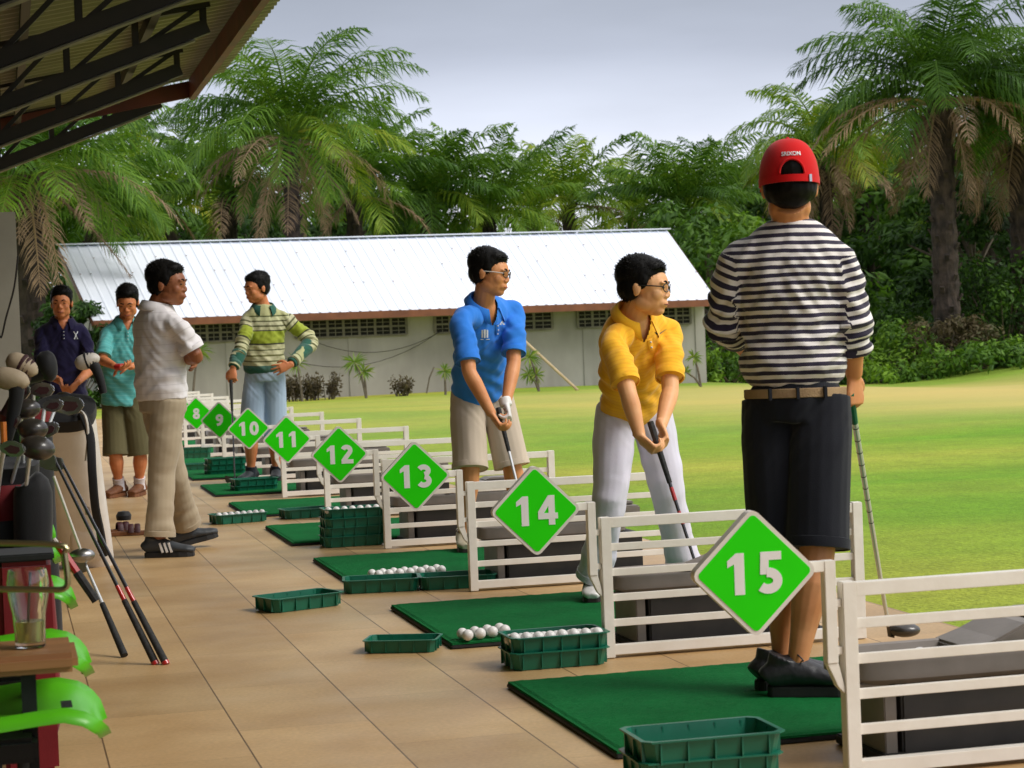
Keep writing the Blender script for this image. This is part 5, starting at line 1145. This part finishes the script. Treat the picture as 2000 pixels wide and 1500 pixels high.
# ---------------------------------------------------------------- golf bags, chairs and table on the left
M['bag_black']=cloth('black nylon',(.010,.010,.011),(.018,.018,.02),5,.3,.6); M['bag_red']=cloth('maroon nylon',(.20,.012,.016),(.14,.008,.012),5,.3,.55); M['bag_white']=mat('white vinyl',(.80,.75,.69),.45,(.70,.65,.58),6,bump=.08); M['bag_grey']=mat('grey beige panel',(.36,.29,.25),.6,(.31,.25,.215),6,bump=.1)
M['cover_cream']=mat('cream head cover',(.50,.40,.28),.6,(.42,.33,.22),6,bump=.15,bscale=60); M['cover_maroon']=mat('maroon head cover',(.06,.012,.016),.6,(.04,.01,.012),6); M['cover_white']=mat('white head cover panel',(.62,.58,.52),.5); M['lime']=mat('lime plastic',(.10,.50,.010),.35,(.085,.44,.008),5,bump=.03)
M['orange']=mat('orange ferrule',(.6,.17,.02),.4); M['iron_steel']=mat('brushed iron',(.42,.41,.40),.32,(.34,.33,.32),18,metal=1.); M['tan_wood']=mat('brown laminate',(.34,.16,.06),.5,(.26,.12,.045),6,stretch=(.3,4,4),bump=.05)
# large black and maroon cart bag
bc=P(4,1180,5.9); g0=V((bc.x,bc.y,0)); tp=P(-8,905,6.0); tp=V((tp.x,tp.y,tp.z))
bg_=empty('golf_bag',g0,'big black and maroon golf bag full of clubs at the left edge','golf bag')
b=MB(); b.loft([g0+V((.0,0,.0)),g0+V((.0,0,.05)),g0.lerp(tp,.5),tp-V((0,0,.1)),tp],[(.115,.11),(.12,.115),(.115,.11),(.12,.11),(.125,.115)],n=20,sub=3,power=2.6); b.build('bag_body','bag_black',bg_,smooth=True,ang=60)
b=MB(); b.loft([tp-V((0,0,.17)),tp-V((0,0,.16)),tp-V((0,0,.07)),tp-V((0,0,.06))],[(.122,.115),(.130,.122),(.130,.122),(.122,.115)],n=20,power=2.6); b.build('collar_band','bag_red',bg_,smooth=True,ang=40)
b=MB(); q=g0+V((.02,-.10,.0)); b.loft([q+V((0,0,.08)),q+V((0,0,.11)),q+V((0,0,.50)),q+V((0,0,.55))],[(.09,.04),(.13,.06),(.125,.055),(.09,.03)],n=18,sub=3,power=3.2); b.build('pocket','bag_red',bg_,smooth=True,ang=60)
b=MB(); q=g0+V((.09,-.03,.0)); b.loft([q+V((0,0,.50)),q+V((0,0,.54)),q+V((.01,0,.76)),q+V((0,0,.80))],[(.03,.04),(.05,.07),(.055,.07),(.03,.05)],n=18,sub=3,power=3.); b.build('pocket','bag_black',bg_,smooth=True,ang=60)
def headcover(px,py,D,r,label,m1,m2,tilt=0.,down=.25,stripes=None):
    c=P(px,py,D); root=empty('head_cover',c,label,'head cover'); ax=(RT*math.cos(tilt)+UP*math.sin(tilt)); side=FW
    b=MB(); up_=UP*math.cos(tilt)-RT*math.sin(tilt)
    b.loft([c-ax*r*1.25,c-ax*r*.8,c,c+ax*r*.9,c+ax*r*1.45-up_*r*.3],[(r*.35,r*.4),(r*.85,r*.8),(r,r*.92),(r*.85,r*.75),(r*.42,r*.4)],side=side,n=18,sub=4); b.build('cover_top',m1,root,smooth=True,ang=70)
    b=MB(); b.loft([c+ax*r*.4-up_*r*.2,c+ax*r*.8-up_*r*.9,c+ax*r*.9-up_*(r+down*.5),c+ax*r*.8-up_*(r+down)],[r*.75,r*.62,r*.5,r*.42],side=side,n=16,sub=4); b.build('cover_sleeve',m2,root,smooth=True,ang=70)
    if stripes:
        b=MB()
        for k in range(3):
            o=ax*(r*(.15+.34*k)); pts=[]
            for i in range(9):
                a=rad(-60+150*i/8); pts.append(c+o+(up_*math.sin(a)-FW*math.cos(a))*(r*(.96-.10*k)))
            b.loft(pts,[(.006,.003)]*9,side=ax,n=6)
        b.build('trim',stripes,root,smooth=True)
headcover(40,712,6.0,.034,'cream and maroon head cover with stripes at the top left of the club cluster','cover_cream','cover_maroon',rad(-28),.12,'cover_maroon')
headcover(18,740,5.9,.036,'flat tan and black head cover below the cream one at the left edge','cover_cream','bag_black',rad(-12),.16)
headcover(92,712,7.6,.040,'tall black head cover rising in front of the purple shirt','bag_black','bag_black',rad(-78),.16)
headcover(168,706,10.6,.045,'white and black head cover between the purple shirt and the turquoise man','cover_white','bag_black',rad(18),.14,'bag_black')
# clubs in the big bag
def bagclub(px,py,D,kind,label,ang=0.,sz=1.,root=None,into=None):
    if D<5.5: D+=.75; sz*=.74
    c=P(px,py,D); r=empty('golf_club',c,label,'golf club'); into=into or (tp+V((random.uniform(-.09,.09),random.uniform(-.08,.08),-.3)))
    d=(into-c).normalized(); x=(RT*math.cos(ang)+UP*math.sin(ang))
    b=MB(); b.tube([c,c+d*min(.45,(into-c).length)],[.006,.005],n=8); b.build('shaft','shaft_steel',r,smooth=True)
    b=MB(); 
    if kind=='wood': Q=Matrix((x,FW,x.cross(FW))).transposed(); b.ell(c+x*.02*sz,(.052*sz,.05*sz,.036*sz),Q,n=20,m_=12); b.build('club_head','wood_head',r,smooth=True)
    else:
        y=(UP*math.cos(ang)-RT*math.sin(ang)); b.prism([(p[0]*sz,p[1]*sz) for p in ((-.008,-.02),(-.006,.012),(.02,.034),(.058,.046),(.078,.034),(.074,.004),(.05,-.018),(.012,-.026))],lambda p:c+x*p[0]+y*p[1]-FW*.010,lambda p:c+x*p[0]+y*p[1]+FW*.012); b.build('club_head','iron_steel',r,bevel=.004)
        b=MB(); b.prism([(p[0]*sz,p[1]*sz) for p in ((.012,-.010),(.022,.016),(.052,.030),(.064,.022),(.060,.004),(.04,-.010))],lambda p:c+x*p[0]+y*p[1]-FW*.0105,lambda p:c+x*p[0]+y*p[1]-FW*.0135); b.build('cavity','cover_maroon',r)
for a in ((66,757,5.3,'iron','iron with a bright ringed back face, uppermost of the clubs in the dark bag',-.5,1.),(88,790,5.35,'iron','iron with a pale oval back beside the bright ringed one',-.35,.9),(40,800,5.2,'wood','rounded dark club head just under the bright irons',.1,1.1),(52,838,5.1,'wood','shiny rounded club head in the middle of the dark bag cluster',.0,1.15),(112,786,7.,'iron','iron head with a white edge beside the white bag opening',-.5,1.1),(60,872,5.0,'wood','broad bronze tinted club head lowest on the dark bag',-.2,1.3),(8,868,4.9,'iron','iron with curved silver edge at the left picture edge',-.7,1.),(14,835,5.15,'iron','iron with an orange ferrule near the left edge',.4,.8),(75,840,5.2,'iron','dark faced iron behind the shiny rounded head',-.2,1.),(28,775,5.35,'iron','thin silver iron left of the bright ringed one',.2,.9)):
    bagclub(*a[:4],a[4],ang=a[5],sz=a[6])
b=MB(); q=P(6,824,5.8); b.tube([q,q+V((0,0,-.06))],.009,n=8); tag(b.build('ferrule','orange',None,loc=q,smooth=True),'small orange collar on a club at the left edge of the bag','ferrule')
# white stand bag
wtop=P(128,812,10.6); wb_=G(172,1105); wbot=V((wb_.x,wb_.y,0)); wbag=empty('golf_bag',wbot,'white golf bag with grey panels standing left of the white polo man','golf bag'); ax=(wtop-wbot)
b=MB(); b.loft([wbot,wbot+V((0,0,.03)),wbot.lerp(wtop,.5),wtop-ax*.05,wtop],[(.125,.10),(.14,.11),(.145,.12),(.15,.12),(.15,.12)],side=R0,n=22,sub=3,power=2.5); b.build('bag_body','bag_white',wbag,smooth=True,ang=60)
b=MB(); b.loft([wtop-ax*.02,wtop,wtop+ax*.05,wtop+ax*.06],[(.153,.125),(.16,.13),(.16,.13),(.14,.11)],side=R0,n=22,power=2.5); b.build('top_cuff','bag_black',wbag,smooth=True,ang=40)
for u,h in ((.74,.13),(.44,.14)):
    c=wbot.lerp(wtop,u)-F0*.10+R0*.035; b=MB(); a_=ax.normalized(); b.loft([c-a_*h*.5,c-a_*h*.42,c+a_*h*.42,c+a_*h*.5],[(.025,.012),(.055,.028),(.050,.028),(.025,.012)],side=R0,n=16,sub=3,power=3.); b.build('pocket','bag_grey',wbag,smooth=True,ang=60)
b=MB(); c=wbot.lerp(wtop,.18)-F0*.09+R0*.03; a_=ax.normalized(); b.loft([c-a_*.12,c-a_*.10,c+a_*.09,c+a_*.11],[(.05,.015),(.085,.035),(.08,.035),(.05,.015)],side=R0,n=16,sub=3,power=3.); b.build('pocket','bag_white',wbag,smooth=True,ang=60)
b=MB(); pts=[P(160,806,10.5),P(176,850,10.4),P(180,920,10.35),P(186,990,10.4),P(196,1040,10.5),P(203,1085,10.6)]; b.loft(pts,[(.022,.010)]*6,n=8,sub=4,side=R0); b.build('strap','bag_black',wbag,smooth=True)
b=MB(); b.tube([P(150,800,10.5),P(166,812,10.4),P(172,850,10.4),P(168,900,10.4)],.008,n=6,sub=4); b.build('buckle_strap','cover_white',wbag,smooth=True)
for i,(px,py) in enumerate(((106,785),(120,778),(140,790),(150,782))):
    bagclub(px,py,10.7,'iron' if i!=1 else 'wood','%s club head sticking out of the white bag'%(('leftmost silver','rounded dark','third silver','rightmost silver')[i]),ang=-.3*i,sz=1.1,into=wtop-ax*.3)
# a second black bag behind, and dark stand bag with the black cover
q=P(62,940,8.2); q=V((q.x,q.y,0)); t_=P(50,815,8.2); k=empty('golf_bag',q,'plain black golf bag half hidden behind the club cluster','golf bag')
b=MB(); b.loft([q,q+V((0,0,.05)),q.lerp(t_,.5),t_],[(.08,.08),(.09,.09),(.09,.09),(.10,.09)],n=18,sub=3,power=2.5); b.build('bag_body','bag_black',k,smooth=True,ang=60); b=MB(); b.loft([t_-V((0,0,.02)),t_+V((0,0,.03))],[(.105,.095),(.105,.095)],n=18,power=2.5); b.build('top_cuff','bag_red',k,smooth=True,ang=40)
# three clubs leaning with their grips on the floor
def leaner(gpx,gpy,tpx,tpy,D,label,gm,cap=None,sm='shaft_dark'):
    g=G(gpx,gpy); t=P(tpx,tpy,D); r=empty('golf_club',g,label,'golf club','clubs leaning on the white bag'); d=(t-g).normalized(); L=(t-g).length
    b=MB(); b.tube([g+d*.012,g+d*.27],[.0145,.011],n=12); b.build('grip',gm,r,smooth=True)
    if cap: b=MB(); b.tube([g,g+d*.014],[.0148,.0148],n=12); b.build('grip_cap',cap,r,smooth=True); b=MB(); b.tube([g+d*.268,g+d*.33],[.0095,.0085],n=12); b.build('shaft_band',cap,r,smooth=True)
    b=MB(); b.tube([g+d*.265,t],[.0078,.0055],n=10); b.build('shaft',sm,r,smooth=True)
    x=-RT; b=MB(); y=UP; b.prism([(-.008,-.02),(.02,-.03),(.07,-.02),(.078,.01),(.06,.03),(0,.02)],lambda p:t+x*p[0]+y*p[1]-FW*.01,lambda p:t+x*p[0]+y*p[1]+FW*.01); b.build('club_head','iron_steel',r,bevel=.003)
leaner(305,1298,108,900,7.7,'dark shafted club with red capped grip, left one of the leaning pair','grip_black','red_paint')
leaner(325,1298,122,905,7.75,'dark shafted club with red capped grip, right one of the leaning pair','grip_black','red_paint')
leaner(245,1285,168,1105,8.0,'shorter steel club with a plain black grip, left of the red capped pair','grip_black',None,'shaft_steel')
b=MB(); a=P(105,930,7.9); e=P(160,1080,7.9); 
t_=empty('golf_club',a,'pale slim club shaft crossing in front of the white bag','golf club'); MB().tube([a,e],[.006,.005],n=8).build('shaft','cover_white',t_,smooth=True); b=MB(); b.ell(e+V((0,0,-.01)),(.05,.035,.028),n=16); b.build('club_head','iron_steel',t_,smooth=True)
a=P(112,1062,6.2); e=P(150,1118,6.2); t_=empty('golf_club',a,'club with a red shaft lying low behind the chairs','golf club'); MB().tube([a,e],[.012,.012],n=8).build('shaft','red_paint',t_,smooth=True); MB().tube([e,e+(e-a)],[.014,.013],n=8).build('grip','grip_black',t_,smooth=True)
a=P(58,990,6.0); e=P(105,1052,6.0); t_=empty('umbrella',a,'folded lime green umbrella leaning behind the dark bag','umbrella'); b=MB(); b.loft([a,a.lerp(e,.3),a.lerp(e,.8),e],[.012,.03,.02,.008],n=10,sub=3); b.build('canopy','lime',t_,smooth=True); MB().tube([e,e+(e-a)*.25],.006,n=6).build('tip','cover_white',t_,smooth=True)
a=P(180,1055,9.); 
# sandals / shoes dropped on the floor
def sandal(px,py,rz,label):
    g=G(px,py); r=empty('sandal',g,label,'sandal'); c,s=math.cos(rz),math.sin(rz); f=lambda x,y,z:(g.x+x*c-y*s,g.y+x*s+y*c,z)
    poly=[(-.13,0),(-.12,.03),(-.05,.035),(.05,.045),(.11,.04),(.14,.0),(.11,-.035),(.05,-.045),(-.05,-.03),(-.12,-.03)]
    MB().prism(poly,lambda p:f(p[0],p[1],.002),lambda p:f(p[0],p[1],.026)).build('sole','brown_leather',r,bevel=.003)
    b=MB(); 
    for x in (.02,.06): b.loft([f(x,-.044,.02),f(x,-.03,.055),f(x,0,.07),f(x,.03,.055),f(x,.044,.02)],[(.018,.004)]*5,side=(c,s,0),n=8,sub=3)
    b.build('strap','cover_maroon',r,smooth=True)
sandal(228,1042,rad(10),'brown sandal on the tiles behind the white polo man, left of the pair'); sandal(250,1046,rad(-5),'brown sandal on the tiles behind the white polo man, right of the pair')
b=MB(); g=G(243,1040); b.lathe([(.0,.03),(.045,.03),(.05,.06),(.035,.085),(0,.09)],(g.x,g.y,.05),n=16); tag(b.build('shoe_bag','bag_black',None,loc=g,smooth=True),'small black pouch dropped on top of the brown sandals','pouch')
# lime shell seats on black frames, facing the range
def chair(label):
    """seat shell with a rolled front lip, origin on the floor under the seat, facing +X"""
    r=empty('shell_seat',(0,0,0),label,'seat','lime shell seats along the walkway')
    b=MB(); NU,NV=26,18; vs=[]
    prof=[(-.30,.86),(-.285,.74),(-.26,.60),(-.235,.50),(-.19,.447),(-.10,.430),(.0,.428),(.08,.436),(.14,.440),(.185,.428),(.215,.402),(.225,.372)]
    def pr(u):
        q=u*(len(prof)-1); i=min(int(q),len(prof)-2); t=q-i; return (prof[i][0]*(1-t)+prof[i+1][0]*t,prof[i][1]*(1-t)+prof[i+1][1]*t)
    for layer in (0,1):
        for i in range(NU+1):
            x,z=pr(i/NU); x2,z2=pr(min(i/NU+.02,1)); x1,z1=pr(max(i/NU-.02,0)); t=V((x2-x1,0,z2-z1)).normalized(); nn=V((-t.z,0,t.x))
            hw=.225*(1-.55*max(0,(i/NU-.82)/.18)**2.2)*(1-.35*max(0,(.2-i/NU)/.2)**2)
            for j in range(NV+1):
                v=(j/NV*2-1); e=abs(v)**5; lift=.030*e-.012*(1-v*v); roll=-.035*max(0,(abs(v)-.93)/.07)
                p=V((x,hw*v,z))+nn*(lift+roll*1.0-(.007 if layer else 0)); vs.append(p)
    N=(NU+1)*(NV+1); f=lambda L,i,j:L*N+i*(NV+1)+j; fs=[]
    for i in range(NU):
        for j in range(NV): fs.append((f(0,i,j),f(0,i+1,j),f(0,i+1,j+1),f(0,i,j+1))); fs.append((f(1,i,j),f(1,i,j+1),f(1,i+1,j+1),f(1,i+1,j)))
    for i in range(NU): fs.append((f(0,i,0),f(1,i,0),f(1,i+1,0),f(0,i+1,0))); fs.append((f(0,i,NV),f(0,i+1,NV),f(1,i+1,NV),f(1,i,NV)))
    for j in range(NV): fs.append((f(0,NU,j),f(1,NU,j),f(1,NU,j+1),f(0,NU,j+1)))
    b.add(vs,fs); sh=b.build('seat_shell','lime',r,smooth=True,ang=60)
    g_=MB()
    for k in range(4): g_.box((.150,-.155+.022*k,.4475),(.022,.005,.003))
    g_.build('vent_slots','bag_black',sh)
    b=MB(); b.box((-.06,0,.36),(.30,.26,.05)); b.build('under_frame','bag_black',r,bevel=.01)
    b=MB(); b.lathe([(.010,0),(.028,.0),(.030,.012),(.012,.022),(.012,.05)],(.06,-.10,.29),n=14); b.build('levelling_foot','rubber',r,smooth=True)
    b=MB(); b.box((-.05,0,.17),(.07,.07,.33)); b.build('post','bag_red',r,bevel=.006)
    b=MB(); b.box((-.05,0,.012),(.36,.10,.022)); b.build('base','rubber',r,bevel=.006)
    return r
def seatpos(px,py):
    q=G(px,py,.40); return (q.x-.225,q.y,0)
ch=chair('lime green shell seat nearest the camera in the lower left corner'); ch.location=seatpos(200,1395)
dup(ch,None,seatpos(171,1285),label='lime green shell seat just behind the little brown table')
dup(ch,None,seatpos(142,1163),label='third lime shell seat, only its curled front edge showing')
dup(ch,None,seatpos(112,1080),label='fourth lime shell seat, nearly hidden behind the dark golf bag')
# small table with a glass
tr_=P(146,1250,4.35); zt3=tr_.z; print('table z',zt3); t3=empty('side_table',(tr_.x-.25,tr_.y,0),'small brown topped table holding a glass at the left edge','table')
b=MB(); b.box((tr_.x-.22,tr_.y-.06,zt3-.02),(.44,.26,.04)); b.build('tabletop','tan_wood',t3,bevel=.012)
for sx in (-.10,-.38):
    for sy in (-.14,.03): b=MB(); b.box((tr_.x+sx,tr_.y+sy,(zt3-.04)/2),(.03,.03,zt3-.04)); b.build('leg','bag_black',t3)
gp=P(59,1252,4.3); gz=zt3+.001; gr=empty('drinking_glass',(gp.x,tr_.y-.05,gz),'clear drinking glass with a little pale drink left, on the brown table','glass')
gp=V((gp.x,tr_.y-.07,gz)); k_=1.18
prof=[(r_*k_,z_*k_) for r_,z_ in [(.022,0),(.0265,.002),(.027,.03),(.0285,.06),(.0345,.09),(.0365,.115),(.033,.138),(.0315,.138),(.035,.115),(.033,.09),(.0270,.06),(.025,.03),(.0235,.010)]]
b=MB(); b.lathe(prof,(gp.x,gp.y,gz),n=28); b.build('glass','glass',gr,smooth=True)
M['drink']=mat('pale drink',(.55,.50,.15),.1,trans=.6); b=MB(); b.lathe([(.0262,.0125),(.0282,.035),(.0300,.055)],(gp.x,gp.y,gz),n=24); b.build('drink','drink',gr,smooth=True)
MB().tube([V((gp.x-.005,gp.y,gz+.03)),V((gp.x+.006,gp.y+.01,gz+.155))],.0028,n=8).build('straw','rubber',gr,smooth=True)
# maroon box panel (drinks cooler) between the chairs
q=P(60,1210,5.5); k=empty('cool_box',(q.x,q.y,0),'tall maroon and black cabinet behind the little brown table','cabinet')
rx=P(104,1210,5.5).x
b=MB(); b.box((rx-.07,q.y+.1,.315),(.14,.2,.57)); b.build('body','bag_red',k,bevel=.012); b=MB(); b.box((rx-.25,q.y+.1,.30),(.20,.2,.55)); b.build('side','bag_black',k,bevel=.012); b=MB(); b.box((rx-.17,q.y+.1,.612),(.36,.21,.02)); b.build('lid','bag_black',k,bevel=.004)
# chromed tube rail at the left edge
M['tube']=mat('dull chrome tube',(.30,.27,.16),.3,metal=.9)
k=empty('tube_rail',P(60,1110,3.9),'thin dull metal tube frame crossing in front of the golf bags at the left edge','rail')
a=P(-60,1060,3.9); b_=P(112,1064,3.9); c_=P(126,1080,3.9); d_=P(132,1140,3.9); e_=P(118,1152,3.9); f_=P(-60,1150,3.9)
MB().tube([a,b_,c_],.006,n=8,sub=4).build('rail','tube',k,smooth=True); MB().tube([c_,d_,e_],.006,n=8,sub=4).build('upright','tube',k,smooth=True); MB().tube([e_,f_],.006,n=8).build('rail','tube',k,smooth=True)
MB().tube([V((a.x,a.y,a.z)),V((a.x,a.y,0))],.008,n=8).build('upright','tube',k,smooth=True)
print('OBJS',len(bpy.data.objects))
